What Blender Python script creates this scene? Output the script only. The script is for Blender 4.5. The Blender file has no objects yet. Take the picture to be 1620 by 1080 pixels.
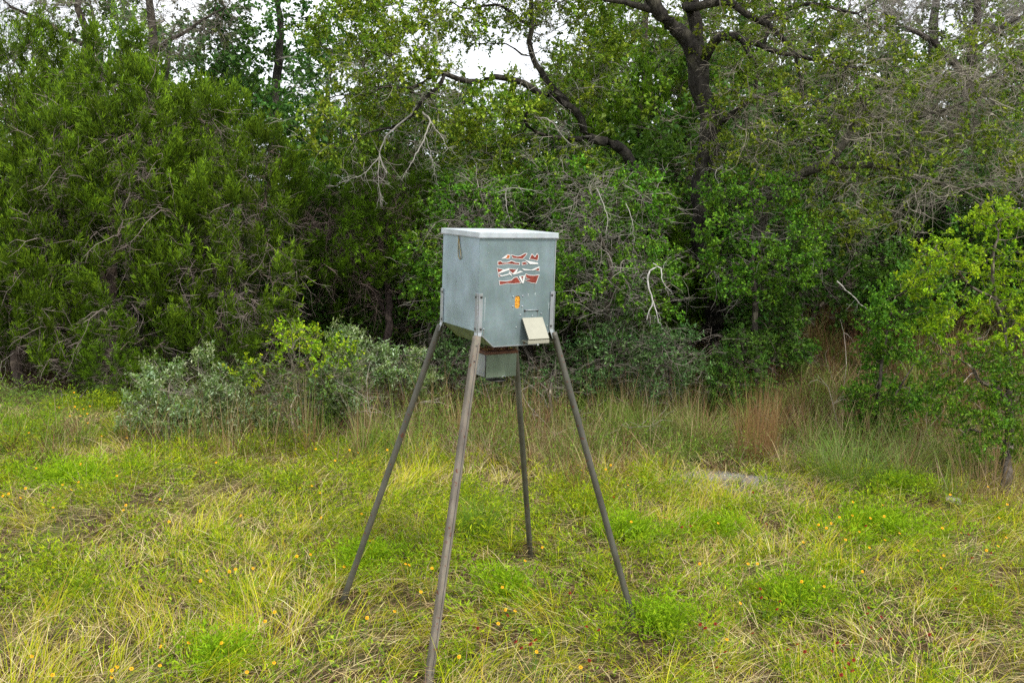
import bpy, math, random
import numpy as np
from mathutils import Vector, Matrix

rng = np.random.default_rng(7)
random.seed(7)
S = bpy.context.scene
C = S.collection

# ------------------------------------------------------------------ camera
F_PX, PITCH, ROLL, CAM_H = 1489.36, 0.1565, 0.0338, 3.1565
cam_d = bpy.data.cameras.new('camera')
cam_d.sensor_width = 36.0
cam_d.lens = F_PX / 1620 * 36.0
cam_d.clip_start = 0.1
cam_d.clip_end = 3000
cam = bpy.data.objects.new('camera', cam_d)
C.objects.link(cam)
S.camera = cam
_cp, _sp = math.cos(PITCH), math.sin(PITCH)
_f = np.array([0, _cp, -_sp]); _u = np.array([0, _sp, _cp]); _r = np.array([1., 0, 0])
_cr, _sr = math.cos(ROLL), math.sin(ROLL)
CR, CU, CF = _cr * _r + _sr * _u, -_sr * _r + _cr * _u, _f
cam.matrix_world = Matrix(((CR[0], CU[0], -CF[0], 0), (CR[1], CU[1], -CF[1], 0), (CR[2], CU[2], -CF[2], CAM_H), (0, 0, 0, 1)))

# ------------------------------------------------------------------ sky and sun (bright overcast)
SUN_EL, SUN_AZ = math.radians(56), math.radians(38)      # azimuth: to the right of the camera, behind it
sun_to = np.array([math.cos(SUN_EL) * math.sin(SUN_AZ), -math.cos(SUN_EL) * math.cos(SUN_AZ), math.sin(SUN_EL)])
W = bpy.data.worlds.new('World'); S.world = W; W.use_nodes = True
nt = W.node_tree; nt.nodes.clear()
wo = nt.nodes.new('ShaderNodeOutputWorld'); bg = nt.nodes.new('ShaderNodeBackground')
sky = nt.nodes.new('ShaderNodeTexSky'); sky.sky_type = 'NISHITA'; sky.sun_disc = False
sky.sun_elevation = SUN_EL; sky.sun_rotation = math.atan2(sun_to[0], sun_to[1])
sky.air_density = 1.0; sky.dust_density = 2.0
hs = nt.nodes.new('ShaderNodeHueSaturation'); hs.inputs['Saturation'].default_value = 0.35
tc = nt.nodes.new('ShaderNodeTexCoord'); nz = nt.nodes.new('ShaderNodeTexNoise')
nz.inputs['Scale'].default_value = 2.2; nz.inputs['Detail'].default_value = 5
mp = nt.nodes.new('ShaderNodeMapping'); mp.inputs['Scale'].default_value = (1, 1, 2.5)
cr = nt.nodes.new('ShaderNodeValToRGB')
cr.color_ramp.elements[0].position = 0.3; cr.color_ramp.elements[0].color = (7.6, 8.1, 8.9, 1)
cr.color_ramp.elements[1].position = 0.7; cr.color_ramp.elements[1].color = (10.2, 10.4, 10.7, 1)
mx = nt.nodes.new('ShaderNodeMix'); mx.data_type = 'RGBA'; mx.inputs[0].default_value = 0.85
L = nt.links.new
L(sky.outputs[0], hs.inputs['Color']); L(tc.outputs['Generated'], mp.inputs[0]); L(mp.outputs[0], nz.inputs['Vector'])
L(nz.outputs['Fac'], cr.inputs[0]); L(hs.outputs[0], mx.inputs[6]); L(cr.outputs[0], mx.inputs[7])
L(mx.outputs[2], bg.inputs['Color']); bg.inputs['Strength'].default_value = 0.078
L(bg.outputs[0], wo.inputs[0])
sd = bpy.data.lights.new('sun', 'SUN'); sd.energy = 1.5; sd.angle = math.radians(10); sd.color = (1.0, 0.96, 0.88)
sun = bpy.data.objects.new('sun', sd); C.objects.link(sun); sun.location = (3, -4, 12)
sun.rotation_euler = Vector(sun_to).to_track_quat('Z', 'Y').to_euler()

S.view_settings.view_transform = 'Standard'
S.view_settings.look = 'None'
S.view_settings.exposure = 1.22
S.view_settings.gamma = 1.0
S.view_settings.use_curve_mapping = False
S.cycles.max_bounces = 6; S.cycles.diffuse_bounces = 3; S.cycles.glossy_bounces = 3
S.cycles.transmission_bounces = 4; S.cycles.transparent_max_bounces = 4
S.cycles.use_denoising = False
S.cycles.use_adaptive_sampling = True; S.cycles.adaptive_threshold = 0.012

# ------------------------------------------------------------------ helpers
def ray(px, py):
    d = CF + CR * ((px - 810) / F_PX) - CU * ((py - 540) / F_PX)
    return d

def P(px, py, Y):
    d = ray(px, py)
    return np.array([0, 0, CAM_H]) + d * (Y / d[1])

def hash2(ix, iy, seed):
    n = (ix * 374761393 + iy * 668265263 + seed * 974634777) & 0x7fffffff
    n = (n ^ (n >> 13)) * 1274126177 & 0x7fffffff
    return ((n ^ (n >> 16)) & 0xffff) / 65535.0

def vnoise(x, y, scale=1.0, seed=0, octv=3):
    x = np.asarray(x, float) * scale + 100; y = np.asarray(y, float) * scale + 100
    out = 0; amp = 1; tot = 0
    for o in range(octv):
        ix = np.floor(x).astype(np.int64); iy = np.floor(y).astype(np.int64)
        fx = x - ix; fy = y - iy
        fx = fx * fx * (3 - 2 * fx); fy = fy * fy * (3 - 2 * fy)
        a = hash2(ix, iy, seed + o); b = hash2(ix + 1, iy, seed + o)
        c = hash2(ix, iy + 1, seed + o); d = hash2(ix + 1, iy + 1, seed + o)
        out = out + amp * ((a * (1 - fx) + b * fx) * (1 - fy) + (c * (1 - fx) + d * fx) * fy)
        tot += amp; amp *= 0.5; x = x * 2.03; y = y * 2.03
    return out / tot

def smooth(a, b, v):
    t = np.clip((v - a) / (b - a), 0, 1)
    return t * t * (3 - 2 * t)

def H(x, y):
    x = np.asarray(x, float); y = np.asarray(y, float)
    r = np.clip(y - 11.8, 0, 13)
    slope = 0.03 + 0.10 * smooth(0.5, 4.5, x)
    z = slope * r * smooth(0, 4, r)
    near = smooth(0.8, 2.0, np.hypot(x - 0.05, y - 6.6))
    z = z + (vnoise(x, y, 0.5, 3, 3) - 0.5) * 0.22 * near * smooth(4, 9, y)
    z = z + (vnoise(x, y, 2.2, 8, 2) - 0.5) * 0.05
    return z

def G(px, py, y0=3.0):
    """where the ray through a photo point meets the terrain"""
    d = ray(px, py); d = d / d[1]
    ys = np.linspace(y0, 60, 3000)
    z = CAM_H + d[2] * ys
    hit = z < H(d[0] * ys, ys)
    k = np.argmax(hit) if hit.any() else len(ys) - 1
    y = ys[k]
    return np.array([d[0] * y, y, float(H(d[0] * y, y))])

def unit(v):
    return v / np.maximum(np.linalg.norm(v, axis=-1, keepdims=True), 1e-9)

def rand_unit(n):
    return unit(rng.normal(size=(n, 3)))

class Buf:
    def __init__(s):
        s.v = []; s.c = []; s.polys = {3: [], 4: []}; s.m = {3: [], 4: []}; s.n = 0
    def add(s, V, Fc, col, mat=0):
        V = np.asarray(V, np.float32).reshape(-1, 3)
        Fc = np.asarray(Fc, np.int64)
        k = Fc.shape[1]
        col = np.asarray(col, np.float32)
        if col.ndim == 1: col = np.tile(col, (len(V), 1))
        s.v.append(V); s.c.append(col); s.polys[k].append(Fc + s.n)
        s.m[k].append(np.full(len(Fc), mat, np.int32)); s.n += len(V)
    def tris(s):
        return sum(len(a) for a in s.polys[3]) + 2 * sum(len(a) for a in s.polys[4])
    def build(s, name, mats, parent=None, smooth_=False, link=True):
        V = np.concatenate(s.v); col = np.concatenate(s.c)
        idx = []; tot = []; mi = []
        for k in (3, 4):
            if s.polys[k]:
                a = np.concatenate(s.polys[k]); idx.append(a.ravel()); tot.append(np.full(len(a), k, np.int32))
                mi.append(np.concatenate(s.m[k]))
        idx = np.concatenate(idx).astype(np.int32); tot = np.concatenate(tot); mi = np.concatenate(mi)
        me = bpy.data.meshes.new(name)
        me.vertices.add(len(V)); me.vertices.foreach_set('co', V.ravel())
        me.loops.add(len(idx)); me.loops.foreach_set('vertex_index', idx)
        me.polygons.add(len(tot))
        st = np.zeros(len(tot), np.int32); st[1:] = np.cumsum(tot)[:-1]
        me.polygons.foreach_set('loop_start', st); me.polygons.foreach_set('loop_total', tot)
        me.polygons.foreach_set('material_index', mi)
        if smooth_: me.polygons.foreach_set('use_smooth', np.ones(len(tot), bool))
        at = me.color_attributes.new('tint', 'FLOAT_COLOR', 'POINT')
        at.data.foreach_set('color', np.concatenate([col, np.ones((len(col), 1), np.float32)], 1).ravel())
        me.update()
        for m in (mats if isinstance(mats, (list, tuple)) else [mats]): me.materials.append(m)
        o = bpy.data.objects.new(name, me)
        if link: C.objects.link(o)
        if parent: o.parent = parent
        return o

def tag(o, label=None, cat=None, group=None, kind=None):
    if label: o['label'] = label
    if cat: o['category'] = cat
    if group: o['group'] = group
    if kind: o['kind'] = kind
    return o

def empty(name, loc, label, cat, group=None, rz=0):
    o = bpy.data.objects.new(name, None); C.objects.link(o)
    o.empty_display_size = 0.1
    o.location = loc; o.rotation_euler = (0, 0, rz)
    return tag(o, label, cat, group)

# ------------------------------------------------------------------ materials
def mat_new(name):
    m = bpy.data.materials.new(name); m.use_nodes = True
    t = m.node_tree; b = t.nodes['Principled BSDF']
    return m, t, b

def mat_leaf(name, trans=0.28, rough=0.5, spec=0.12, tr_gain=(1.15, 1.25, 0.6)):
    m, t, b = mat_new(name)
    at = t.nodes.new('ShaderNodeAttribute'); at.attribute_name = 'tint'
    t.links.new(at.outputs['Color'], b.inputs['Base Color'])
    b.inputs['Roughness'].default_value = rough
    b.inputs['Specular IOR Level'].default_value = spec
    if trans > 0:
        tr = t.nodes.new('ShaderNodeBsdfTranslucent')
        mu = t.nodes.new('ShaderNodeMix'); mu.data_type = 'RGBA'; mu.blend_type = 'MULTIPLY'; mu.inputs[0].default_value = 1
        mu.inputs[7].default_value = (*tr_gain, 1)
        t.links.new(at.outputs['Color'], mu.inputs[6]); t.links.new(mu.outputs[2], tr.inputs['Color'])
        ms = t.nodes.new('ShaderNodeMixShader'); ms.inputs[0].default_value = trans
        t.links.new(b.outputs[0], ms.inputs[1]); t.links.new(tr.outputs[0], ms.inputs[2])
        t.links.new(ms.outputs[0], t.nodes['Material Output'].inputs[0])
    return m

def mat_bark(name, scale=14, strength=0.9):
    m, t, b = mat_new(name)
    at = t.nodes.new('ShaderNodeAttribute'); at.attribute_name = 'tint'
    tc = t.nodes.new('ShaderNodeTexCoord'); mp = t.nodes.new('ShaderNodeMapping')
    mp.inputs['Scale'].default_value = (1, 1, 0.28)
    n1 = t.nodes.new('ShaderNodeTexNoise'); n1.inputs['Scale'].default_value = scale; n1.inputs['Detail'].default_value = 5
    vo = t.nodes.new('ShaderNodeTexVoronoi'); vo.feature = 'DISTANCE_TO_EDGE'; vo.inputs['Scale'].default_value = scale * 1.6
    n2 = t.nodes.new('ShaderNodeTexNoise'); n2.inputs['Scale'].default_value = 5; n2.inputs['Detail'].default_value = 4
    r2 = t.nodes.new('ShaderNodeValToRGB')
    r2.color_ramp.elements[0].position = 0.5; r2.color_ramp.elements[0].color = (1, 1, 1, 1)
    r2.color_ramp.elements[1].position = 0.68; r2.color_ramp.elements[1].color = (2.8, 2.9, 2.6, 1)
    r1 = t.nodes.new('ShaderNodeValToRGB')
    r1.color_ramp.elements[0].position = 0.3; r1.color_ramp.elements[0].color = (0.5, 0.48, 0.46, 1)
    r1.color_ramp.elements[1].position = 0.7; r1.color_ramp.elements[1].color = (1.35, 1.3, 1.25, 1)
    L = t.links.new
    L(tc.outputs['Object'], mp.inputs[0])
    for n in (n1, vo): L(mp.outputs[0], n.inputs['Vector'])
    L(tc.outputs['Object'], n2.inputs['Vector'])
    L(n1.outputs['Fac'], r1.inputs[0]); L(n2.outputs['Fac'], r2.inputs[0])
    m1 = t.nodes.new('ShaderNodeMix'); m1.data_type = 'RGBA'; m1.blend_type = 'MULTIPLY'; m1.inputs[0].default_value = 1
    m2 = t.nodes.new('ShaderNodeMix'); m2.data_type = 'RGBA'; m2.blend_type = 'MULTIPLY'; m2.inputs[0].default_value = 1
    L(at.outputs['Color'], m1.inputs[6]); L(r1.outputs[0], m1.inputs[7]); L(m1.outputs[2], m2.inputs[6]); L(r2.outputs[0], m2.inputs[7])
    L(m2.outputs[2], b.inputs['Base Color'])
    b.inputs['Roughness'].default_value = 0.9; b.inputs['Specular IOR Level'].default_value = 0.2
    ad = t.nodes.new('ShaderNodeMath'); ad.operation = 'MULTIPLY'
    L(n1.outputs['Fac'], ad.inputs[0]); L(vo.outputs['Distance'], ad.inputs[1])
    bp = t.nodes.new('ShaderNodeBump'); bp.inputs['Strength'].default_value = strength; bp.inputs['Distance'].default_value = 0.08
    L(ad.outputs[0], bp.inputs['Height']); L(bp.outputs[0], b.inputs['Normal'])
    return m

M_LEAF = mat_leaf('oak_leaf')
M_JUN = mat_leaf('juniper_foliage', 0.12, 0.7, 0.08, (1.1, 1.3, 0.5))
M_GRASS = mat_leaf('grass_blade', 0.28, 0.75, 0.03, (1.1, 1.15, 0.4))
M_DRY = mat_leaf('dry_stem', 0.0, 0.85, 0.05)
M_BARK = mat_bark('oak_bark')
M_JBARK = mat_bark('juniper_bark', 22, 0.6)

# ------------------------------------------------------------------ ground
def axis(lo, hi, a, b, step):
    fine = np.arange(a, b, step)
    g1 = a - np.cumsum(step * 1.28 ** np.arange(1, 40)); g1 = g1[g1 > lo][::-1]
    g2 = b + np.cumsum(step * 1.28 ** np.arange(1, 40)); g2 = g2[g2 < hi]
    return np.concatenate([[lo], g1, fine, g2, [hi]])

gx = axis(-900, 900, -12, 13, 0.14); gy = axis(-500, 1500, 2, 26, 0.14)
X, Y = np.meshgrid(gx, gy)
Z = H(X, np.clip(Y, -50, 200)) + np.clip(Y - 70, 0, 200) * 0.0
gb = Buf()
nx, ny = len(gx), len(gy)
i, j = np.meshgrid(np.arange(nx - 1), np.arange(ny - 1)); a = (j * nx + i).ravel()
gb.add(np.stack([X, Y, Z], -1).reshape(-1, 3), np.stack([a, a + 1, a + nx + 1, a + nx], 1), (0.1, 0.1, 0.1))

def ground_mat():
    m, t, b = mat_new('soil_and_thatch'); L = t.links.new
    tc = t.nodes.new('ShaderNodeTexCoord')
    def noise(sc, det=5, rough=0.6):
        n = t.nodes.new('ShaderNodeTexNoise'); n.inputs['Scale'].default_value = sc
        n.inputs['Detail'].default_value = det; n.inputs['Roughness'].default_value = rough
        L(tc.outputs['Object'], n.inputs['Vector']); return n
    def ramp(src, stops):
        r = t.nodes.new('ShaderNodeValToRGB'); e = r.color_ramp.elements
        while len(e) < len(stops): e.new(0.5)
        for k, (p, c) in enumerate(stops): e[k].position = p; e[k].color = (*c, 1)
        L(src, r.inputs[0]); return r
    n1 = noise(26, 8, 0.7); n2 = noise(1.3, 4)
    r1 = ramp(n1.outputs['Fac'], [(0.3, (0.02, 0.012, 0.006)), (0.5, (0.055, 0.035, 0.018)), (0.7, (0.14, 0.095, 0.05))])
    r2 = ramp(n1.outputs['Fac'], [(0.3, (0.03, 0.035, 0.012)), (0.7, (0.14, 0.14, 0.05))])
    f = ramp(n2.outputs['Fac'], [(0.42, (0, 0, 0)), (0.62, (1, 1, 1))])
    mx = t.nodes.new('ShaderNodeMix'); mx.data_type = 'RGBA'
    L(f.outputs[0], mx.inputs[0]); L(r1.outputs[0], mx.inputs[6]); L(r2.outputs[0], mx.inputs[7])
    # bare pale caliche patch
    cp = G(1150, 762)
    mp = t.nodes.new('ShaderNodeVectorMath'); mp.operation = 'SUBTRACT'; mp.inputs[1].default_value = (cp[0], cp[1], cp[2])
    sc = t.nodes.new('ShaderNodeVectorMath'); sc.operation = 'MULTIPLY'; sc.inputs[1].default_value = (1.0, 1.5, 0)
    ln = t.nodes.new('ShaderNodeVectorMath'); ln.operation = 'LENGTH'
    L(tc.outputs['Object'], mp.inputs[0]); L(mp.outputs[0], sc.inputs[0]); L(sc.outputs[0], ln.inputs[0])
    n3 = noise(3.5, 5, .7)
    ad = t.nodes.new('ShaderNodeMath'); ad.operation = 'MULTIPLY_ADD'; ad.inputs[1].default_value = -1.0
    L(n3.outputs['Fac'], ad.inputs[0]); L(ln.outputs['Value'], ad.inputs[2])
    fr = ramp(ad.outputs[0], [(-0.0, (1, 1, 1)), (0.30, (0, 0, 0))])
    n4 = noise(60, 6, 0.75)
    r4 = ramp(n4.outputs['Fac'], [(0.3, (0.07, 0.065, 0.06)), (0.7, (0.34, 0.33, 0.32))])
    m2 = t.nodes.new('ShaderNodeMix'); m2.data_type = 'RGBA'
    L(fr.outputs[0], m2.inputs[0]); L(mx.outputs[2], m2.inputs[6]); L(r4.outputs[0], m2.inputs[7])
    L(m2.outputs[2], b.inputs['Base Color']); b.inputs['Roughness'].default_value = 1.0; b.inputs['Specular IOR Level'].default_value = 0.04
    bp = t.nodes.new('ShaderNodeBump'); bp.inputs['Strength'].default_value = 0.8; bp.inputs['Distance'].default_value = 0.03
    L(n1.outputs['Fac'], bp.inputs['Height']); L(bp.outputs[0], b.inputs['Normal'])
    return m
ground = gb.build('ground', ground_mat(), smooth_=True)
tag(ground, 'brown soil and thatch under the grass, rising towards the trees', None, kind='structure')

# ------------------------------------------------------------------ branches
def tubes(buf, A, B, ra, rb, da, db, col, n):
    """frusta from A to B, rings facing da and db"""
    def ring(Pt, d, r):
        ref = np.where(np.abs(d[:, :1]) < 0.8, np.array([[1., 0, 0]]), np.array([[0, 1., 0]]))
        u = unit(np.cross(d, ref)); w = np.cross(d, u)
        an = np.arange(n) * 2 * np.pi / n
        return Pt[:, None] + r[:, None, None] * (u[:, None] * np.cos(an)[None, :, None] + w[:, None] * np.sin(an)[None, :, None])
    # keep one reference for both rings so that they do not twist
    ref = np.where(np.abs(da[:, :1]) < 0.8, 1, 0)
    V = np.concatenate([ring(A, da, ra), ring(B, db, rb)], 1)
    m = len(A); k = np.arange(n); k2 = (k + 1) % n
    f = np.stack([k, k2, k2 + n, k + n], 1) if n > 2 else np.array([[0, 1, 3, 2]])
    Fc = (f[None] + (np.arange(m) * 2 * n)[:, None, None]).reshape(-1, 4)
    c = np.repeat(np.asarray(col, np.float32), 2 * n, axis=0) if (np.ndim(col) == 2 and len(col) > 1) else np.asarray(col, np.float32).reshape(-1)[:3]
    buf.add(V.reshape(-1, 3), Fc, c)

def catmull(pts, step):
    pts = np.asarray(pts, float); out = [pts[0]]
    q = np.vstack([2 * pts[0] - pts[1], pts, 2 * pts[-1] - pts[-2]])
    for k in range(1, len(q) - 2):
        L_ = np.linalg.norm(q[k + 1][:3] - q[k][:3]); n = max(1, int(round(L_ / step)))
        for s in range(1, n + 1):
            t = s / n
            out.append(0.5 * (2 * q[k] + (q[k + 1] - q[k - 1]) * t + (2 * q[k - 1] - 5 * q[k] + 4 * q[k + 1] - q[k + 2]) * t * t
                              + (3 * q[k] - q[k - 1] - 3 * q[k + 1] + q[k + 2]) * t ** 3))
    return np.array(out)

def sample_lobes(lobes, n, shell=0.5):
    vol = np.array([l[3] * l[4] * l[5] for l in lobes]) ** 0.75; vol /= vol.sum()
    which = rng.choice(len(lobes), n, p=vol)
    L_ = np.array([l[:6] for l in lobes])[which]
    d = rand_unit(n); r = rng.random(n) ** (1 / 3) * (1 - shell) + shell * (0.75 + 0.3 * rng.random(n))
    p = L_[:, :3] + d * r[:, None] * L_[:, 3:6]
    return p[p[:, 2] > H(p[:, 0], p[:, 1]) + 0.15]

def grow(limbs, lobes, n_attr, step=0.2, kill=0.28, shell=0.5, iters=70, grav=0.0, jit=0.25):
    """skeleton: nodes, parents, given radius (0 = none)"""
    pos = []; par = []; rad = []
    for k, l in enumerate(limbs):
        c = catmull(l, step)
        wig = (np.stack([vnoise(c[:, 2] * 1.7, c[:, 0] * 1.7, 1.6, s + k * 7, 2) for s in (1, 2, 3)], 1) - 0.5) * 0.16
        wig[0] = 0
        c[:, :3] += wig
        if k == 0: last = -1
        else:
            dd = np.linalg.norm(np.array(pos) - c[0, :3], axis=1); last = int(np.argmin(dd))
        for q in c:
            pos.append(q[:3].copy()); par.append(last); rad.append(q[3]); last = len(pos) - 1
    pos = np.array(pos); par = np.array(par); rad = np.array(rad)
    att = sample_lobes(lobes, n_attr, shell)
    d2 = ((att[:, None] - pos[None]) ** 2).sum(-1); near = d2.argmin(1); nd = d2.min(1)
    alive = nd > kill ** 2
    for it in range(iters):
        if alive.sum() < 3: break
        ai = np.where(alive)[0]
        v = unit(att[ai] - pos[near[ai]])
        acc = np.zeros((len(pos), 3)); cnt = np.zeros(len(pos))
        np.add.at(acc, near[ai], v); np.add.at(cnt, near[ai], 1)
        nodes = np.where(cnt > 0)[0]
        d = unit(acc[nodes] / cnt[nodes][:, None] + rng.normal(size=(len(nodes), 3)) * jit + np.array([0, 0, grav]))
        newp = pos[nodes] + d * step
        base = len(pos)
        pos = np.vstack([pos, newp]); par = np.concatenate([par, nodes]); rad = np.concatenate([rad, np.zeros(len(nodes))])
        dn = ((att[ai][:, None] - newp[None]) ** 2).sum(-1); m = dn.min(1); am = dn.argmin(1)
        stuck = m >= nd[ai]
        upd = ~stuck
        near[ai[upd]] = base + am[upd]; nd[ai[upd]] = m[upd]
        alive[ai[m < kill ** 2]] = False
        st = ai[stuck]; alive[st[rng.random(len(st)) < 0.25]] = False
    return pos, par, rad

def skeleton_stats(pos, par, rad, tip=0.004, p=2.2, rmax=0.5):
    n = len(pos); h = np.zeros(n, int); acc = np.zeros(n); R = np.zeros(n)
    nch = np.zeros(n, int)
    for k in range(n - 1, -1, -1):
        R[k] = max(acc[k] ** (1 / p) if acc[k] > 0 else tip, tip)
        if rad[k] > 0: R[k] = rad[k]
        q = par[k]
        if q >= 0:
            acc[q] += R[k] ** p; h[q] = max(h[q], h[k] + 1); nch[q] += 1
    for k in range(n):                                   # never thicker than the parent
        if par[k] >= 0: R[k] = min(R[k], R[par[k]] * 1.0)
    d = np.zeros((n, 3)); ok = par >= 0
    d[ok] = pos[ok] - pos[par[ok]]; d = unit(d)
    rt = np.where(~ok)[0]
    for k in rt:
        ch = np.where(par == k)[0]; d[k] = unit(pos[ch[0]] - pos[k]) if len(ch) else (0, 0, 1)
    return R, h, d, nch

def skel_mesh(pos, par, R, d, col, var=0.25, cut=0.0):
    b = Buf(); e = np.where(par >= 0)[0]; q = par[e]
    ra = np.minimum(R[q], R[e] * 1.35); rb = R[e]
    c = np.asarray(col)[None] * (1 + rng.normal(size=(len(e), 1)) * var * 0.4)
    thin = (R[e] < 0.02)[:, None]
    c = np.clip(np.where(thin, c * 1.35, c), 0.01, 0.8)
    for lo, hi, n in ((0.035, 9, 9), (0.012, 0.035, 5), (0, 0.012, 3)):
        s = (rb >= lo) & (rb < hi)
        if s.any(): tubes(b, pos[q[s]], pos[e[s]], ra[s], rb[s], d[q[s]] if n > 3 else d[e[s]], d[e[s]], c[s], n)
    return b

def twig_walk(buf, start, dr, length, segs, r0, col, wander=0.35, grav=0.0, sides=3):
    """wandering thin twigs; returns the points of every joint and directions"""
    n = len(start); p = start.copy(); d = unit(dr); pts = [p.copy()]; ds = [d.copy()]
    seg = (length / segs)[:, None]
    for k in range(segs):
        d2 = unit(d + rng.normal(size=(n, 3)) * wander + np.array([0, 0, grav]))
        p2 = p + d2 * seg
        ra = r0 * (1 - k / segs * 0.75); rb = r0 * (1 - (k + 1) / segs * 0.75)
        tubes(buf, p, p2, ra, rb, d, d2, col, sides)
        p, d = p2, d2; pts.append(p.copy()); ds.append(d.copy())
    return np.stack(pts, 1), np.stack(ds, 1)

def twig_thicket(buf, start, dr, length, r0, col, side=4, grav=-0.1, wander=0.35):
    pts, ds = twig_walk(buf, start, dr, length, 5, r0, col, wander, grav)
    n = len(start)
    for s in range(side):
        k = rng.integers(1, 5, n); st = pts[np.arange(n), k]; dd = ds[np.arange(n), k] + rand_unit(n) * 0.9
        p2, d2 = twig_walk(buf, st, dd, length * rng.uniform(0.25, 0.55, n), 3, r0 * 0.6, col, wander, grav, 2)
        k = rng.integers(1, 3, n)
        twig_walk(buf, p2[np.arange(n), k], d2[np.arange(n), k] + rand_unit(n) * 0.9, length * rng.uniform(0.12, 0.28, n), 2, r0 * 0.4, col, wander, grav, 2)

# ------------------------------------------------------------------ leaves
def leaves(buf, pts, dr, ln, wd, col, fold=0.25):
    """diamond leaves: base, side, tip, side"""
    n = len(pts); d = unit(dr)
    up = unit(np.array([0, 0, 1.0]) + rng.normal(size=(n, 3)) * 0.55)
    sd_ = unit(np.cross(d, up)); nm = np.cross(sd_, d)
    mid = pts + d * (ln * 0.5)[:, None]
    V = np.stack([pts, mid + sd_ * (wd * 0.5)[:, None] + nm * (wd * fold)[:, None],
                  pts + d * ln[:, None] - nm * (ln * 0.08)[:, None],
                  mid - sd_ * (wd * 0.5)[:, None] + nm * (wd * fold)[:, None]], 1)
    Fc = np.arange(n * 4).reshape(-1, 4)
    buf.add(V.reshape(-1, 3), Fc, np.repeat(col, 4, axis=0))

def needles(buf, pts, dr, ln, wd, col):
    n = len(pts); d = unit(dr); sd_ = unit(np.cross(d, rand_unit(n)))
    w = (wd * 0.5)[:, None]
    V = np.stack([pts - sd_ * w * 0.6, pts + d * ln[:, None], pts + d * (ln * 0.4)[:, None] + sd_ * w * 1.3], 1)
    buf.add(V.reshape(-1, 3), np.arange(n * 3).reshape(-1, 3), np.repeat(col, 3, axis=0))

def palette(n, cols, w=None, var=0.18, clump=None):
    cols = np.asarray(cols, float)
    k = rng.choice(len(cols), n, p=w)
    c = cols[k] * (1 + rng.normal(size=(n, 1)) * var)
    if clump is not None: c = c * clump[:, None]
    return np.clip(c, 0.004, 0.9)

def broad_foliage(fb, tb, nodes, dirs, per=4, tlen=(0.12, 0.3), n_leaf=9, ll=(0.035, 0.055), lw=0.6, dens=1.5,
                  cols=None, w=None, twig_col=(0.10, 0.08, 0.06), up=0.25, spread=1.0, droop=0.0):
    per = int(round(per * dens)); n_leaf = int(round(n_leaf * dens)); ll = (ll[0] * 1.15, ll[1] * 1.25)
    n = len(nodes) * per
    st = np.repeat(nodes, per, 0) + rng.normal(size=(n, 3)) * 0.04
    dd = unit(np.repeat(dirs, per, 0) * 0.5 + rand_unit(n) * spread + np.array([0, 0, up]))
    ln = rng.uniform(*tlen, n)
    pts, ds = twig_walk(tb, st, dd, ln, 1, np.full(n, 0.0028), np.asarray(twig_col), 0.3, -droop, 2)
    cl = np.repeat(1 + rng.normal(size=len(nodes)) * 0.16, per)
    hue = np.repeat(rng.random(len(nodes)), per)
    m = n * n_leaf
    t = rng.uniform(0.15, 1.05, m); idx = np.repeat(np.arange(n), n_leaf)
    k = np.zeros(m, int); fr = (t - k)[:, None]
    lp = pts[idx, k] * (1 - fr) + pts[idx, k + 1] * fr
    ld = unit(ds[idx, k + 1] * 0.45 + rand_unit(m) * 1.0 + np.array([0, 0, 0.15 - droop]))
    L_ = rng.uniform(*ll, m)
    c = palette(m, cols, w, 0.14, cl[idx])
    c[:, 0] *= 0.8 + 0.28 * hue[idx]
    leaves(fb, lp, ld, L_, L_ * lw * rng.uniform(0.8, 1.2, m), c)

def juniper_foliage(fb, nodes, dirs, per=3, n_need=42, jd=1.3, slen=(0.18, 0.40), cols=None, up=1.15, size=1.0, out=None):
    per = int(per * jd + .5); n_need = int(n_need * 1.5)
    n = len(nodes) * per
    st = np.repeat(nodes, per, 0) + rng.normal(size=(n, 3)) * 0.06
    dd = unit(np.repeat(dirs, per, 0) * 0.55 + rand_unit(n) * 0.6 + np.array([0, 0, up]))
    sl = rng.uniform(*slen, n) * size
    cl = np.repeat(1 + rng.normal(size=len(nodes)) * 0.2, per) * (1 + rng.normal(size=n) * 0.12)
    m = n * n_need; idx = np.repeat(np.arange(n), n_need)
    t = rng.random(m)
    side = rand_unit(m); side = unit(side - dd[idx] * (side * dd[idx]).sum(1, keepdims=True))
    env = np.sin(np.clip(t * 0.85 + 0.15, 0, 1) * np.pi) * 0.16 + 0.015
    bend = np.array([0, 0, 0.18])[None] * (t ** 2)[:, None]
    p = st[idx] + (dd[idx] * t[:, None] + bend + side * (env * rng.random(m))[:, None]) * sl[idx][:, None]
    nd_ = unit(dd[idx] * 1.1 + side * 0.6 + rng.normal(size=(m, 3)) * 0.25 + np.array([0, 0, 0.2]))
    L_ = rng.uniform(0.045, 0.10, m) * size
    c = palette(m, cols, None, 0.12, cl[idx])
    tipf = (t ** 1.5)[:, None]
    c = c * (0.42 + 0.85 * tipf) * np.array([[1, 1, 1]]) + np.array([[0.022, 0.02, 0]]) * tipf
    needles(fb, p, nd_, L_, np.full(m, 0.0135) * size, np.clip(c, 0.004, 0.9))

def lobe(px, py, Y, rx, rz, ry):
    c = P(px, py, Y); s = Y / F_PX
    return (c[0], c[1], c[2], rx * s, ry, rz * s)

def limb(*pts):
    """points (px, py, Y, radius)"""
    return [np.array([*P(a, b, y), r]) for a, b, y, r in pts]

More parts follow.
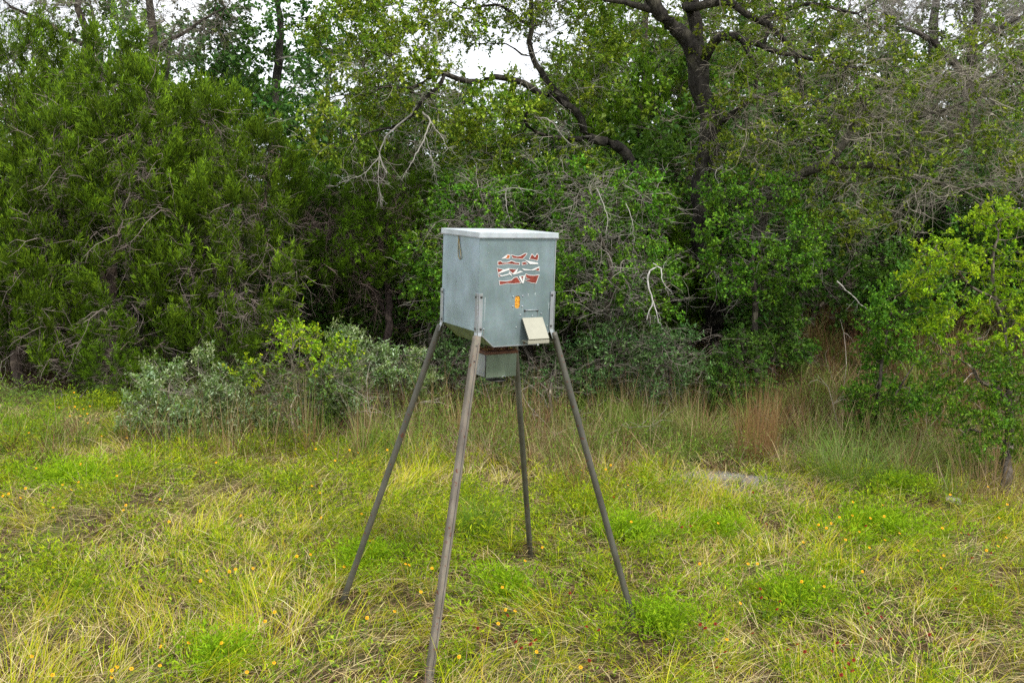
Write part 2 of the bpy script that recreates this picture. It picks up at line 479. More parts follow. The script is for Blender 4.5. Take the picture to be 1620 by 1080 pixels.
def rooted(px, py, r, more):
    g = G(px, py); yt = more[0][1]
    if abs(g[1] - yt) > 1.6:                       # stands beyond the crest seen from here: put the foot under its first limb point
        d = ray(px, py); x_ = d[0] / d[1] * yt; g = np.array([x_, yt, float(H(x_, yt))])
    more = [q for q in more if q[2] > g[2] + 0.35]
    return [np.array([g[0], g[1], g[2] - 0.15, r * 1.25]), np.array([g[0], g[1], g[2] + 0.25, r])] + more

ALL = {}
def make_tree(name, label, cat, limbs, lobes, n_attr, foliage, bark_mat=None, bark=(0.05, 0.045, 0.04), group=None, hmax=2,
              step=0.2, kill=0.28, shell=0.5, tip=0.004, dead=None, grav=0.0, rmul=1.0, jit=0.25):
    pos, par, rad = grow(limbs, lobes, n_attr, step, kill, shell, grav=grav, jit=jit)
    R, h, d, nch = skeleton_stats(pos, par, rad, tip)
    root = pos[0].copy()
    t = empty(name, root, label, cat, group)
    pos = pos - root
    sb = skel_mesh(pos, par, R, d, bark)
    fb = Buf(); tb = Buf()
    sel = (h <= hmax) & (R < 0.03)
    sel &= rad == 0
    foliage(fb, tb, pos[sel], d[sel], h[sel])
    tr = sb.build('trunk', bark_mat or M_BARK, t, smooth_=True)
    if fb.n:
        cr_ = fb.build('crown', M_JUN if foliage.__name__.startswith('j') else M_LEAF, t); cr_['kind'] = 'stuff'
    if tb.n:
        tw = tb.build('twigs', M_DRY, t); tw['kind'] = 'stuff'
    if dead:
        n, ln, col, gr, (rlo, rhi) = dead
        s = np.where((R > rlo) & (R < rhi) & (par >= 0))[0]
        s = rng.choice(s, n)
        db = Buf()
        twig_thicket(db, pos[s], unit(d[s] * 0.4 + rand_unit(n)), rng.uniform(*ln, n), rng.uniform(0.003, 0.007, n), np.asarray(col), 4, gr)
        dt = db.build('dead_twigs', M_DRY, t); dt['kind'] = 'stuff'
        dt['label'] = 'bare grey dead twigs inside the crown'
    print(name, 'nodes', len(pos), 'fol', int(sel.sum()), 'tris', sb.tris(), fb.tris(), tb.tris())
    return t

JUN_COLS = [(0.095, 0.18, 0.010), (0.135, 0.225, 0.010), (0.06, 0.12, 0.012)]
def j_main(fb, tb, p, d, h):
    low = smooth(3.0, 1.0, p[:, 2] + rng.normal(size=len(p)) * 0.2)
    patch = vnoise(p[:, 0] * 1.3 + p[:, 2], p[:, 1] * 1.3 + p[:, 2] * 1.6, 1.0, 5, 2)
    k = rng.random(len(p)) > 0.75 * low * smooth(0.35, 0.6, patch)
    juniper_foliage(fb, p[k], d[k], 3, 40, cols=JUN_COLS)
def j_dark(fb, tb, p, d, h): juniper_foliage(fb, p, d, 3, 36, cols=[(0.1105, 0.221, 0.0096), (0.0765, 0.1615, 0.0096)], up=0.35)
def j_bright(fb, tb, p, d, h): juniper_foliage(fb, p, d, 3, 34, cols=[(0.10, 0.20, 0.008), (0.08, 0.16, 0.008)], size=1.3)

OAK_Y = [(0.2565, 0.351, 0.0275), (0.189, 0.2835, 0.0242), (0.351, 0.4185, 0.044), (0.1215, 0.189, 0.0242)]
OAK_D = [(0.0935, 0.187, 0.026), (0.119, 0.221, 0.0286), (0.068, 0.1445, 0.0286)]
def oak_light(fb, tb, p, d, h): broad_foliage(fb, tb, p, d, 4, n_leaf=9, cols=OAK_Y)
def oak_sparse(fb, tb, p, d, h):
    k = rng.random(len(p)) < 0.55
    broad_foliage(fb, tb, p[k], d[k], 3, n_leaf=8, cols=[(0.19, 0.25, 0.022), (0.12, 0.18, 0.02), (0.26, 0.31, 0.03)])
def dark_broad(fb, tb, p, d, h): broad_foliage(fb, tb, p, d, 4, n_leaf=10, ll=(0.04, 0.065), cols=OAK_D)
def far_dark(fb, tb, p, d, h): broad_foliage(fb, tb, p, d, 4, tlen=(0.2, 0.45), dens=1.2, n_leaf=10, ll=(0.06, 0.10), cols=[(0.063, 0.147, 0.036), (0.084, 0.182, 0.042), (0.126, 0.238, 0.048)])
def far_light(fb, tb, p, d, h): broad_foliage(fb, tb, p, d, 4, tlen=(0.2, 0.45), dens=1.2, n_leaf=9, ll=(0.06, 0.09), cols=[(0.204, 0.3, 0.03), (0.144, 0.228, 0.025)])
def far_bare(fb, tb, p, d, h):
    k = rng.random(len(p)) < 0.28
    broad_foliage(fb, tb, p[k], d[k], 3, tlen=(0.15, 0.3), n_leaf=7, ll=(0.05, 0.08), cols=[(0.10, 0.13, 0.04), (0.06, 0.09, 0.03)])
def shrub_green(fb, tb, p, d, h): broad_foliage(fb, tb, p, d, 4, tlen=(0.08, 0.22), n_leaf=10, ll=(0.028, 0.045), cols=[(0.1087, 0.2392, 0.024), (0.07975, 0.174, 0.0216), (0.1885, 0.348, 0.024)])
def shrub_bright(fb, tb, p, d, h): broad_foliage(fb, tb, p, d, 4, tlen=(0.08, 0.22), n_leaf=10, ll=(0.03, 0.05), cols=[(0.13, 0.23, 0.018), (0.09, 0.18, 0.018), (0.18, 0.27, 0.02)])

# ---- left junipers
make_tree('juniper_tree', 'dense dark green juniper filling the left edge, its crown cut by the frame', 'juniper tree',
    [rooted(30, 605, 0.08, limb((35, 420, 14.6, .08), (20, 250, 14.6, .05), (30, 120, 14.7, .02))),
     limb((35, 480, 14.6, .05), (-50, 380, 14.2, .03), (-120, 300, 14.0, .012))],
    [lobe(20, 200, 14.6, 130, 130, 1.1), lobe(-60, 380, 14.3, 170, 140, 1.2), lobe(60, 420, 14.0, 110, 130, .9), lobe(50, 110, 14.8, 70, 70, .6), lobe(40, 520, 14.0, 120, 60, .8)],
    1400, j_main, M_JBARK, (0.085, 0.065, 0.055), dead=(260, (0.35, 0.8), (0.27, 0.21, 0.185), -0.12, (0.004, 0.04)),
    group='junipers along the left of the thicket', step=0.15, kill=0.19)
make_tree('juniper_tree', 'tallest juniper behind the silvery shrubs, bare grey twigs low in its crown', 'juniper tree',
    [rooted(165, 618, 0.085, limb((175, 470, 14.2, .09), (180, 300, 14.3, .06), (185, 150, 14.4, .02))),
     limb((175, 420, 14.2, .05), (240, 300, 14.0, .03), (260, 200, 14.0, .015)), limb((172, 460, 14.2, .05), (110, 330, 14.0, .03), (100, 240, 14, .015))],
    [lobe(185, 150, 14.4, 75, 95, .8), lobe(150, 270, 14.0, 130, 120, 1.1), lobe(230, 330, 13.8, 130, 130, 1.0), lobe(130, 450, 13.6, 120, 90, .9), lobe(215, 225, 14, 100, 100, .9), lobe(210, 520, 13.6, 110, 60, .7), lobe(100, 560, 13.6, 60, 40, .6)],
    1600, j_main, M_JBARK, (0.085, 0.065, 0.055), dead=(700, (0.35, 0.9), (0.29, 0.235, 0.21), -0.15, (0.004, 0.04)),
    group='junipers along the left of the thicket', step=0.15, kill=0.19)
make_tree('juniper_tree', 'juniper sloping down to the right behind the yellow-green shrub', 'juniper tree',
    [rooted(350, 610, 0.10, limb((345, 460, 14.3, .08), (340, 330, 14.4, .05), (335, 210, 14.4, .02))),
     limb((345, 440, 14.3, .04), (410, 330, 14.2, .03), (440, 250, 14.2, .012))],
    [lobe(330, 230, 14.5, 80, 90, .8), lobe(350, 350, 14.0, 110, 110, 1.0), lobe(420, 300, 14.3, 60, 90, .7), lobe(400, 440, 13.8, 85, 80, .8), lobe(290, 430, 13.8, 80, 80, .8), lobe(370, 510, 13.6, 100, 60, .7)],
    1400, j_main, M_JBARK, (0.085, 0.065, 0.055), dead=(500, (0.35, 0.8), (0.27, 0.22, 0.195), -0.12, (0.004, 0.04)),
    group='junipers along the left of the thicket', step=0.15, kill=0.19)
make_tree('juniper_tree', 'low shaded juniper just left of the feeder box', 'juniper tree',
    [rooted(610, 600, 0.08, limb((615, 480, 15.4, .06), (600, 380, 15.5, .04), (590, 280, 15.5, .015))),
     limb((612, 500, 15.4, .04), (560, 420, 15.2, .02), (520, 370, 15, .01))],
    [lobe(570, 390, 15.3, 95, 80, 1.0), lobe(630, 330, 15.5, 80, 80, .9), lobe(500, 330, 15.6, 60, 50, .7), lobe(620, 250, 15.8, 60, 60, .7)],
    1000, j_dark, M_JBARK, (0.08, 0.06, 0.055), dead=(620, (0.4, 0.9), (0.27, 0.20, 0.17), -0.2, (0.004, 0.06)),
    group='junipers along the left of the thicket', step=0.16, kill=0.2)
make_tree('juniper_tree', 'bright green juniper showing between the oak limbs at the top', 'juniper tree',
    [rooted(1010, 420, 0.12, limb((1010, 300, 20, .09), (1015, 150, 20, .05), (1020, 40, 20, .02)))],
    [lobe(1030, 120, 20, 90, 90, 1.2), lobe(1000, 220, 19.6, 110, 80, 1.2), lobe(1330, 90, 21, 60, 70, 1.0), lobe(960, 100, 20.5, 60, 60, 1)],
    500, j_bright, M_JBARK, (0.08, 0.06, 0.055), step=0.26, kill=0.34, group='junipers in the middle of the thicket')

# ---- live oak whose limbs reach left over the feeder
make_tree('live_oak', 'live oak with dark bare limbs arching left above the feeder box', 'oak tree',
    [rooted(1060, 560, 0.15, limb((1050, 400, 15.8, .11), (1020, 290, 15.4, .095), (985, 232, 15.2, .085), (930, 215, 15.0, .07), (910, 175, 14.8, .058), (870, 150, 14.6, .05))),
     limb((870, 150, 14.6, .055), (800, 128, 14.4, .045), (740, 130, 14.2, .04), (700, 110, 14.0, .035), (670, 130, 13.9, .03), (630, 140, 13.8, .02), (585, 130, 13.8, .012)),
     limb((705, 115, 14.0, .035), (690, 145, 13.9, .03), (665, 165, 13.8, .03), (655, 182, 13.8, .028), (620, 195, 13.7, .022), (580, 205, 13.6, .014), (520, 230, 13.5, .008)),
     limb((665, 150, 13.8, .02), (620, 135, 13.8, .018), (560, 150, 13.7, .012), (510, 160, 13.7, .007)),
     limb((910, 175, 14.8, .05), (845, 100, 15.0, .045), (842, 40, 15.0, .04), (838, -40, 15.0, .03)),
     limb((842, 40, 15.0, .03), (780, 5, 14.9, .02), (740, 10, 14.8, .014), (700, -10, 14.8, .01)),
     limb((842, 90, 15.0, .02), (800, 70, 14.9, .012), (745, 68, 14.8, .007)),
     limb((930, 215, 15.0, .05), (860, 215, 14.6, .03), (830, 190, 14.4, .025), (835, 165, 14.3, .02))],
    [lobe(620, 110, 14.0, 95, 80, 1.0), lobe(560, 60, 14.3, 80, 60, .9), lobe(540, 210, 13.8, 70, 60, .7), lobe(760, 180, 14.5, 120, 55, .9),
     lobe(840, 260, 15.0, 130, 50, .9), lobe(860, -20, 15, 90, 80, 1.0), lobe(920, 90, 15.2, 70, 80, .9), lobe(640, 0, 14.6, 70, 60, .8), lobe(750, 30, 14.9, 80, 45, .5)],
    2000, oak_light, M_BARK, (0.032, 0.029, 0.025), dead=(560, (0.35, 0.9), (0.36, 0.33, 0.28), -0.12, (0.004, 0.05)),
    group='live oaks in the thicket', step=0.15, kill=0.19)

# ---- big live oak right of centre
make_tree('live_oak', 'large live oak with thick leaning trunk rising right of the feeder', 'oak tree',
    [rooted(1135, 560, 0.22, limb((1122, 420, 15.0, .19), (1108, 320, 15.0, .18), (1124, 210, 15.0, .165), (1106, 130, 14.9, .145), (1088, 70, 14.8, .125), (1048, 25, 14.7, .11), (1012, -40, 14.6, .10))),
     limb((1112, 140, 14.9, .12), (1102, 60, 15.1, .11), (1092, 5, 15.2, .10), (1095, -60, 15.3, .09)),
     limb((1118, 90, 14.9, .08), (1140, 62, 14.7, .07), (1165, 55, 14.6, .065), (1185, 75, 14.5, .055), (1195, 110, 14.4, .035), (1190, 150, 14.3, .02)),
     limb((1085, 10, 14.9, .07), (1150, 5, 14.7, .06), (1200, 30, 14.5, .05), (1250, 70, 14.3, .035), (1270, 120, 14.2, .02)),
     limb((1180, 65, 14.5, .05), (1240, 85, 14.3, .035), (1300, 100, 14.1, .025), (1360, 110, 14, .015)),
     limb((1120, 210, 15.0, .06), (1180, 160, 14.5, .04), (1230, 150, 14.3, .025)),
     limb((1200, 30, 14.5, .04), (1280, 10, 14.2, .03), (1360, 20, 14.0, .02)),
     limb((1050, 20, 14.7, .06), (985, 5, 14.6, .04), (930, -10, 14.5, .03))],
    [lobe(1250, 60, 14.4, 140, 80, 1.2), lobe(1250, 170, 14.2, 150, 70, 1.2), lobe(1350, 120, 14.2, 100, 90, 1.0), lobe(1150, 30, 16.0, 90, 60, .8),
     lobe(1180, 260, 14.4, 90, 50, .9), lobe(1030, 30, 15.9, 110, 60, .8), lobe(1200, -120, 14.6, 260, 90, 1.8), lobe(1300, 240, 14.2, 130, 60, 1.0)],
    2300, oak_sparse, M_BARK, (0.032, 0.029, 0.025), dead=(1200, (0.3, 0.8), (0.33, 0.29, 0.23), -0.1, (0.004, 0.03)),
    group='live oaks in the thicket', step=0.15, kill=0.19)

make_tree('live_oak', 'live oak with a leaning mossy limb low on the right slope', 'oak tree',
    [rooted(1200, 470, 0.075, limb((1215, 305, 14.6, .10), (1262, 275, 14.3, .085), (1305, 255, 14.1, .075), (1335, 225, 14.0, .05), (1345, 190, 14, .03))),
     limb((1305, 258, 14.1, .06), (1370, 262, 13.9, .05), (1440, 275, 13.8, .035), (1520, 300, 13.7, .02)),
     limb((1420, 200, 14.8, .03), (1520, 160, 14.4, .02), (1610, 90, 14.2, .012))],
    [lobe(1480, 170, 14.4, 160, 70, 1.2), lobe(1560, 100, 14.4, 90, 70, 1.0), lobe(1500, 270, 14.0, 170, 50, 1.0), lobe(1350, 330, 14.0, 120, 50, .9), lobe(1640, 220, 14, 120, 90, 1.1)],
    1800, oak_sparse, M_BARK, (0.075, 0.07, 0.055), dead=(850, (0.35, 0.9), (0.36, 0.32, 0.26), -0.15, (0.004, 0.04)),
    group='live oaks in the thicket', step=0.15, kill=0.2)

# ---- dense evergreen shrubs behind and beside the feeder
make_tree('evergreen_shrub', 'broad dark leafy shrub directly behind the feeder box', 'shrub',
    [rooted(760, 600, 0.05, limb((765, 500, 13.7, .04), (760, 400, 13.8, .03), (755, 330, 13.9, .012)))],
    [lobe(760, 340, 14.0, 90, 70, .9), lobe(720, 440, 13.6, 90, 80, .8), lobe(800, 450, 13.5, 90, 90, .9)],
    700, shrub_green, M_BARK, (0.07, 0.06, 0.05), dead=(380, (0.3, 0.8), (0.30, 0.27, 0.23), -0.1, (0.004, 0.03)),
    group='dark shrubs behind the feeder', step=0.13, kill=0.16)
make_tree('evergreen_shrub', 'tall dark leafy shrub between the feeder box and the oak trunk', 'shrub',
    [rooted(960, 620, 0.06, limb((965, 500, 13.6, .05), (960, 400, 13.7, .035), (950, 320, 13.8, .015)))],
    [lobe(960, 330, 14.2, 110, 70, .9), lobe(930, 430, 13.6, 90, 80, .8), lobe(1010, 440, 13.6, 80, 80, .8), lobe(900, 300, 14.4, 80, 60, .8)],
    800, shrub_green, M_BARK, (0.07, 0.06, 0.05), dead=(560, (0.3, 0.8), (0.32, 0.29, 0.25), -0.15, (0.004, 0.03)),
    group='dark shrubs behind the feeder', step=0.13, kill=0.16)
make_tree('evergreen_shrub', 'fresh green shrub with bright tips at the foot of the large oak trunk', 'shrub',
    [rooted(1200, 560, 0.05, limb((1195, 460, 13.8, .04), (1190, 380, 13.8, .03), (1195, 300, 13.9, .012)))],
    [lobe(1190, 310, 14.0, 90, 50, .7), lobe(1160, 390, 13.6, 70, 60, .6), lobe(1240, 400, 13.6, 80, 60, .7), lobe(1180, 450, 13.6, 70, 40, .6)],
    700, shrub_green, M_BARK, (0.07, 0.06, 0.05), dead=(150, (0.3, 0.7), (0.2, 0.18, 0.16), -0.1, (0.004, 0.03)),
    group='dark shrubs behind the feeder', step=0.13, kill=0.16)
make_tree('evergreen_shrub', 'light green sprigs reaching out beside the left edge of the feeder box', 'shrub',
    [rooted(680, 570, 0.04, limb((675, 480, 13.8, .03), (670, 410, 13.6, .015)))],
    [lobe(670, 400, 13.6, 45, 35, .4), lobe(690, 440, 13.6, 40, 40, .4)],
    160, shrub_bright, M_BARK, (0.07, 0.06, 0.05), step=0.13, kill=0.17, group='dark shrubs behind the feeder')

AG = [(0.28, 0.34, 0.17), (0.20, 0.28, 0.09), (0.42, 0.47, 0.29), (0.14, 0.22, 0.04)]
def agarita(fb, tb, p, d, h): broad_foliage(fb, tb, p, d, 4, tlen=(0.08, 0.2), n_leaf=9, ll=(0.03, 0.055), lw=0.3, cols=AG, up=0.6, twig_col=(0.16, 0.14, 0.11))
def agarita_dark(fb, tb, p, d, h): broad_foliage(fb, tb, p, d, 4, tlen=(0.1, 0.25), n_leaf=9, ll=(0.03, 0.055), lw=0.3, cols=[(0.0935, 0.187, 0.0525), (0.068, 0.136, 0.03), (0.17, 0.2635, 0.105)], up=0.3, twig_col=(0.13, 0.12, 0.10))
def yellow_shrub(fb, tb, p, d, h):
    z = p[:, 2] + rng.normal(size=len(p)) * 0.15; hi = z > np.quantile(z, 0.62)
    broad_foliage(fb, tb, p[hi], d[hi], 3, tlen=(0.06, 0.18), n_leaf=9, ll=(0.022, 0.04), lw=0.55, cols=[(0.30, 0.44, 0.015), (0.20, 0.34, 0.018), (0.40, 0.47, 0.02)], up=0.6)
    broad_foliage(fb, tb, p[~hi], d[~hi], 3, tlen=(0.06, 0.18), n_leaf=8, ll=(0.022, 0.04), lw=0.5, cols=[(0.13, 0.21, 0.03), (0.17, 0.22, 0.10)], up=0.5)

for k, (px, py, Y, rx, rz, ry, lab) in enumerate([
    (870, 600, 13.6, 60, 40, .4, 'grey-green prickly shrub seen between the two right feeder legs'),
    (975, 565, 13.3, 70, 65, .5, 'dull olive prickly shrub in the shade right of the feeder'),
    (1060, 570, 13.0, 60, 60, .5, 'dark prickly shrub under the large oak trunk'),
    (735, 585, 13.4, 60, 55, .5, 'dark tangled prickly shrub under the feeder motor box')]):
    make_tree('prickly_shrub', lab, 'shrub',
        [rooted(px, py + 75, 0.025, limb((px, py + 20, Y, .02), (px + 5, py - 20, Y, .01)))],
        [lobe(px, py, Y, rx, rz, ry), lobe(px - rx * .4, py + 30, Y, rx * .6, rz * .6, ry)],
        230, agarita_dark, M_BARK, (0.09, 0.08, 0.07), dead=(140, (0.25, 0.7), (0.20, 0.175, 0.145), -0.05, (0.003, 0.03)),
        group='grey prickly shrubs along the edge of the thicket', step=0.12, kill=0.16)

# ---- shrubs in the open
def shrub(px, py, Y, parts, n, fol, label, bark=(0.14, 0.12, 0.10), dead=None, group=None, name='silver_shrub'):
    g = G(px, py); s = 0
    stems = [rooted(px, py, 0.018, limb((px, py - 60, Y, .012), (px, py - 100, Y, .008)))]
    for dx in (-45, -20, 25, 50):
        stems.append(limb((px, py - 5, Y, .012), (px + dx * .5, py - 50, Y, .01), (px + dx, py - 95, Y + .1 * math.sin(dx), .006)))
    return make_tree(name, label, 'shrub', stems, parts, n, fol, M_BARK, bark, dead=dead, group=group, step=0.09, kill=0.12, shell=0.3, tip=0.002)
SG = 'shrubs at the edge of the grass'
shrub(265, 712, 11.3, [lobe(250, 620, 11.4, 40, 50, .4), lobe(235, 670, 11.3, 55, 45, .4), lobe(300, 665, 11.3, 45, 45, .4), lobe(275, 595, 11.5, 15, 25, .2)], 330, agarita,
      'silvery grey-green shrub, leftmost of the shrubs at the grass edge', dead=(60, (0.2, 0.5), (0.25, 0.22, 0.18), 0.1, (0.002, 0.02)), group=SG)
shrub(335, 712, 11.5, [lobe(340, 630, 11.5, 38, 50, .4), lobe(322, 565, 11.6, 11, 45, .2), lobe(375, 650, 11.4, 45, 45, .3)], 260, agarita,
      'thin silvery shrub with one tall spike beside the leftmost silvery shrub', dead=(60, (0.2, 0.5), (0.25, 0.22, 0.18), 0.1, (0.002, 0.02)), group=SG)
shrub(470, 705, 11.6, [lobe(470, 550, 11.7, 40, 50, .4), lobe(455, 640, 11.6, 80, 60, .5), lobe(405, 590, 11.7, 35, 30, .3), lobe(525, 590, 11.6, 50, 60, .4), lobe(450, 525, 11.7, 12, 22, .15)], 500, yellow_shrub,
      'leafy shrub with bright yellow-green tips left of the feeder', dead=(120, (0.2, 0.6), (0.2, 0.18, 0.13), 0.1, (0.002, 0.02)), group=SG, name='leafy_shrub')
shrub(545, 690, 11.9, [lobe(553, 560, 12.0, 18, 50, .3), lobe(535, 620, 11.9, 45, 55, .4), lobe(528, 540, 12, 10, 35, .15)], 260, agarita,
      'upright blue-grey shrub right of the yellow-green shrub', dead=(50, (0.2, 0.5), (0.2, 0.18, 0.14), 0.1, (0.002, 0.02)), group=SG)
shrub(610, 660, 12.7, [lobe(600, 585, 12.8, 50, 38, .4), lobe(650, 590, 12.8, 35, 35, .4)], 340, agarita,
      'dull blue-grey shrub in shade behind the left feeder leg', dead=(60, (0.2, 0.5), (0.16, 0.14, 0.12), 0.1, (0.002, 0.02)), group=SG)

# ---- right foreground small tree and saplings
make_tree('evergreen_sapling', 'small leafy evergreen tree with tiered bright tips at the right edge', 'tree',
    [rooted(1590, 790, 0.055, limb((1592, 700, 10.6, .05), (1600, 620, 10.6, .04), (1590, 520, 10.7, .03), (1570, 420, 10.7, .02), (1575, 360, 10.7, .01))),
     limb((1597, 640, 10.6, .03), (1545, 600, 10.4, .02), (1500, 560, 10.3, .01)),
     limb((1592, 560, 10.7, .03), (1640, 480, 10.7, .02), (1660, 420, 10.8, .01)),
     limb((1585, 490, 10.7, .02), (1520, 430, 10.5, .014), (1475, 390, 10.5, .008)),
     limb((1592, 700, 10.6, .03), (1560, 690, 10.5, .02), (1530, 680, 10.4, .01))],
    [lobe(1590, 350, 10.8, 70, 25, .5), lobe(1500, 410, 10.5, 55, 35, .4), lobe(1540, 530, 10.4, 85, 60, .5), lobe(1620, 450, 10.7, 70, 70, .5),
     lobe(1535, 640, 10.4, 75, 50, .45), lobe(1640, 580, 10.6, 70, 70, .5), lobe(1580, 600, 10.3, 50, 50, .3), lobe(1460, 450, 10.6, 35, 30, .3), lobe(1560, 690, 10.3, 60, 35, .35), lobe(1620, 650, 10.5, 50, 50, .4), lobe(1480, 590, 10.4, 35, 35, .3)],
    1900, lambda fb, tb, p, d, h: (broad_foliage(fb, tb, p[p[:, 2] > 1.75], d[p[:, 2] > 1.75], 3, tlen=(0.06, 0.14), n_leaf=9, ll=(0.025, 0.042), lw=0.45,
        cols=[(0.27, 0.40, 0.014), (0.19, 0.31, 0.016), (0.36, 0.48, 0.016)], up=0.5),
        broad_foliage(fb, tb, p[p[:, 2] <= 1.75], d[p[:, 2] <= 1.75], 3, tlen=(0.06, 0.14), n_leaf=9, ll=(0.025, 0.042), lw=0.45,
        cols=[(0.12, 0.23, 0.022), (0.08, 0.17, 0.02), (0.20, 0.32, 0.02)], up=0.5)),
    M_BARK, (0.10, 0.085, 0.07), step=0.10, kill=0.13, shell=0.45, tip=0.003, group='young trees on the right')
make_tree('evergreen_sapling', 'slim dark green sapling left of the tiered tree at the right edge', 'tree',
    [rooted(1385, 690, 0.03, limb((1390, 620, 12.4, .025), (1400, 550, 12.5, .02), (1405, 480, 12.5, .01))),
     limb((1390, 640, 12.4, .02), (1440, 590, 12.3, .012), (1470, 540, 12.3, .007))],
    [lobe(1400, 520, 12.5, 35, 70, .4), lobe(1400, 630, 12.3, 70, 35, .5), lobe(1460, 470, 12.6, 50, 70, .5), lobe(1380, 680, 12.2, 50, 25, .4)],
    700, shrub_green, M_BARK, (0.07, 0.06, 0.05), step=0.12, kill=0.15, group='young trees on the right')

# ---- background trees
BG = 'trees standing far back in the thicket'
make_tree('live_oak', 'blue-green tree rising behind the sloping juniper at upper left', 'tree',
    [rooted(430, 480, 0.16, limb((430, 300, 19, .12), (440, 100, 19, .08), (440, -60, 19, .04)))],
    [lobe(440, 60, 19, 120, 110, 1.6), lobe(480, 200, 18.5, 90, 90, 1.2), lobe(510, -40, 19, 90, 80, 1.3), lobe(430, -140, 19, 120, 80, 1.5), lobe(460, 300, 18, 70, 60, 1.)],
    800, far_dark, M_BARK, (0.05, 0.045, 0.04), step=0.28, kill=0.36, group=BG)
make_tree('bare_tree', 'half-bare tree with grey twigs against the sky at top left', 'tree',
    [rooted(240, 450, 0.16, limb((238, 300, 18, .12), (240, 100, 18, .09), (238, 20, 18, .07), (236, -120, 18, .04))),
     limb((240, 90, 18, .05), (300, 40, 17.8, .03), (360, 10, 17.6, .015))],
    [lobe(300, 60, 18, 90, 80, 1.2), lobe(250, -80, 18, 160, 80, 1.5), lobe(340, 100, 17.6, 60, 60, .8), lobe(200, 60, 18, 60, 60, .8)],
    600, far_bare, M_BARK, (0.07, 0.06, 0.05), dead=(500, (0.5, 1.2), (0.26, 0.23, 0.19), 0.0, (0.006, 0.05)), step=0.26, kill=0.34, group=BG)
make_tree('bare_tree', 'grey twiggy tree with an ivy-dark stem at the top left corner', 'tree',
    [rooted(110, 450, 0.16, limb((120, 200, 18, .10), (135, 70, 18, .08), (125, 20, 18, .06), (110, -120, 18, .04))),
     limb((130, 70, 18, .05), (60, 30, 17.8, .04), (0, 0, 17.6, .02))],
    [lobe(60, 20, 18, 110, 60, 1.2), lobe(100, -80, 18, 150, 80, 1.5), lobe(-40, 80, 18, 70, 70, 1)],
    500, far_bare, M_BARK, (0.07, 0.06, 0.05), dead=(500, (0.5, 1.2), (0.28, 0.25, 0.21), 0.0, (0.006, 0.05)), step=0.26, kill=0.34, group=BG)
make_tree('bare_tree', 'pale twiggy leafless oak against the sky at upper right', 'tree',
    [rooted(1500, 380, 0.18, limb((1500, 250, 20, .13), (1535, 130, 20, .11), (1540, 60, 20, .09), (1560, -60, 20, .05))),
     limb((1535, 130, 20, .08), (1470, 60, 19.8, .06), (1430, 40, 19.6, .04), (1400, 20, 19.5, .02)),
     limb((1538, 80, 20, .06), (1590, 40, 19.8, .04), (1640, 10, 19.7, .02))],
    [lobe(1500, 40, 20, 110, 70, 1.4), lobe(1580, 0, 20, 120, 80, 1.4), lobe(1480, -80, 20, 120, 60, 1.4)],
    550, far_bare, M_BARK, (0.06, 0.052, 0.045), dead=(900, (0.5, 1.2), (0.33, 0.30, 0.27), 0.0, (0.006, 0.05)), step=0.24, kill=0.32, group=BG)

for px, py, Y, top, w, fol, lab in [
    (-60, 420, 20, 120, 170, far_dark, 'dark background tree beyond the left frame edge'),
    (620, 420, 20, 130, 130, far_dark, 'dark tree filling the gap behind the low shaded juniper'),
    (800, 400, 21, 190, 130, far_light, 'light green tree under the sky gap above the feeder'),
    (930, 400, 22, 90, 110, far_light, 'light green tree behind the arching oak limbs'),
    (1180, 380, 21, 60, 150, far_light, 'sunlit yellow-green tree behind the large oak crown'),
    (1380, 380, 21, 150, 140, far_dark, 'dark green tree behind the leaning mossy limb'),
    (1600, 360, 19, 190, 120, far_dark, 'dark green tree beyond the right edge under the bare oak'),
    (250, 440, 19, 190, 200, far_dark, 'shaded tree hidden behind the tallest juniper')]:
    mid = (top + py) / 2
    make_tree('background_tree', lab, 'tree',
        [rooted(px, py + 20, 0.12, limb((px, mid + 40, Y, .09), (px + 10, mid - 40, Y, .06), (px, top + 50, Y, .03)))],
        [lobe(px, (top + mid) / 2 + 20, Y, w * .8, (mid - top) / 2 + 30, 1.5), lobe(px - w * .3, mid + 30, Y - .4, w * .7, 80, 1.3), lobe(px + w * .35, mid + 60, Y - .4, w * .7, 80, 1.3)],
        480, fol, M_BARK, (0.05, 0.045, 0.04), step=0.3, kill=0.4, group=BG)


# ---- shaded understory: one bush of each kind, then copies with their parts
def copy_tree(o, loc, rz, sc, label):
    r = o.copy(); C.objects.link(r); r.location = loc; r.rotation_euler = (0, 0, rz); r.scale = (sc, sc, sc); r['label'] = label
    for ch in o.children:
        c = ch.copy(); C.objects.link(c); c.parent = r
    return r
def at_ground(px, Y):
    d = ray(px, 400); x_ = d[0] / d[1] * Y
    return (x_, Y, float(H(x_, Y)) - 0.05)
US = 'shaded bushes filling the thicket'
x0, y0_, z0 = at_ground(-130, 16.2)
V_ = lambda dx, dy, dz, r: np.array([x0 + dx, y0_ + dy, z0 + dz, r])
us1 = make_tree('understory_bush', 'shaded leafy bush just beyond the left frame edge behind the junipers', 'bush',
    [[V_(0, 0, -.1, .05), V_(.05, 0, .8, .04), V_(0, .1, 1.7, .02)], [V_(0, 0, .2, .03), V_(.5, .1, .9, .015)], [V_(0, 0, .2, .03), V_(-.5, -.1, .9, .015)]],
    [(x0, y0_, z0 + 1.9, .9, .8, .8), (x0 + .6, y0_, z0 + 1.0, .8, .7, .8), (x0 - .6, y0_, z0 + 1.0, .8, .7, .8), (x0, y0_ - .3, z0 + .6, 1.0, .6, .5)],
    520, dark_broad, M_BARK, (0.07, 0.06, 0.05), dead=(160, (.3, .8), (.17, .14, .12), -.1, (.004, .04)), step=.17, kill=.22, group=US)
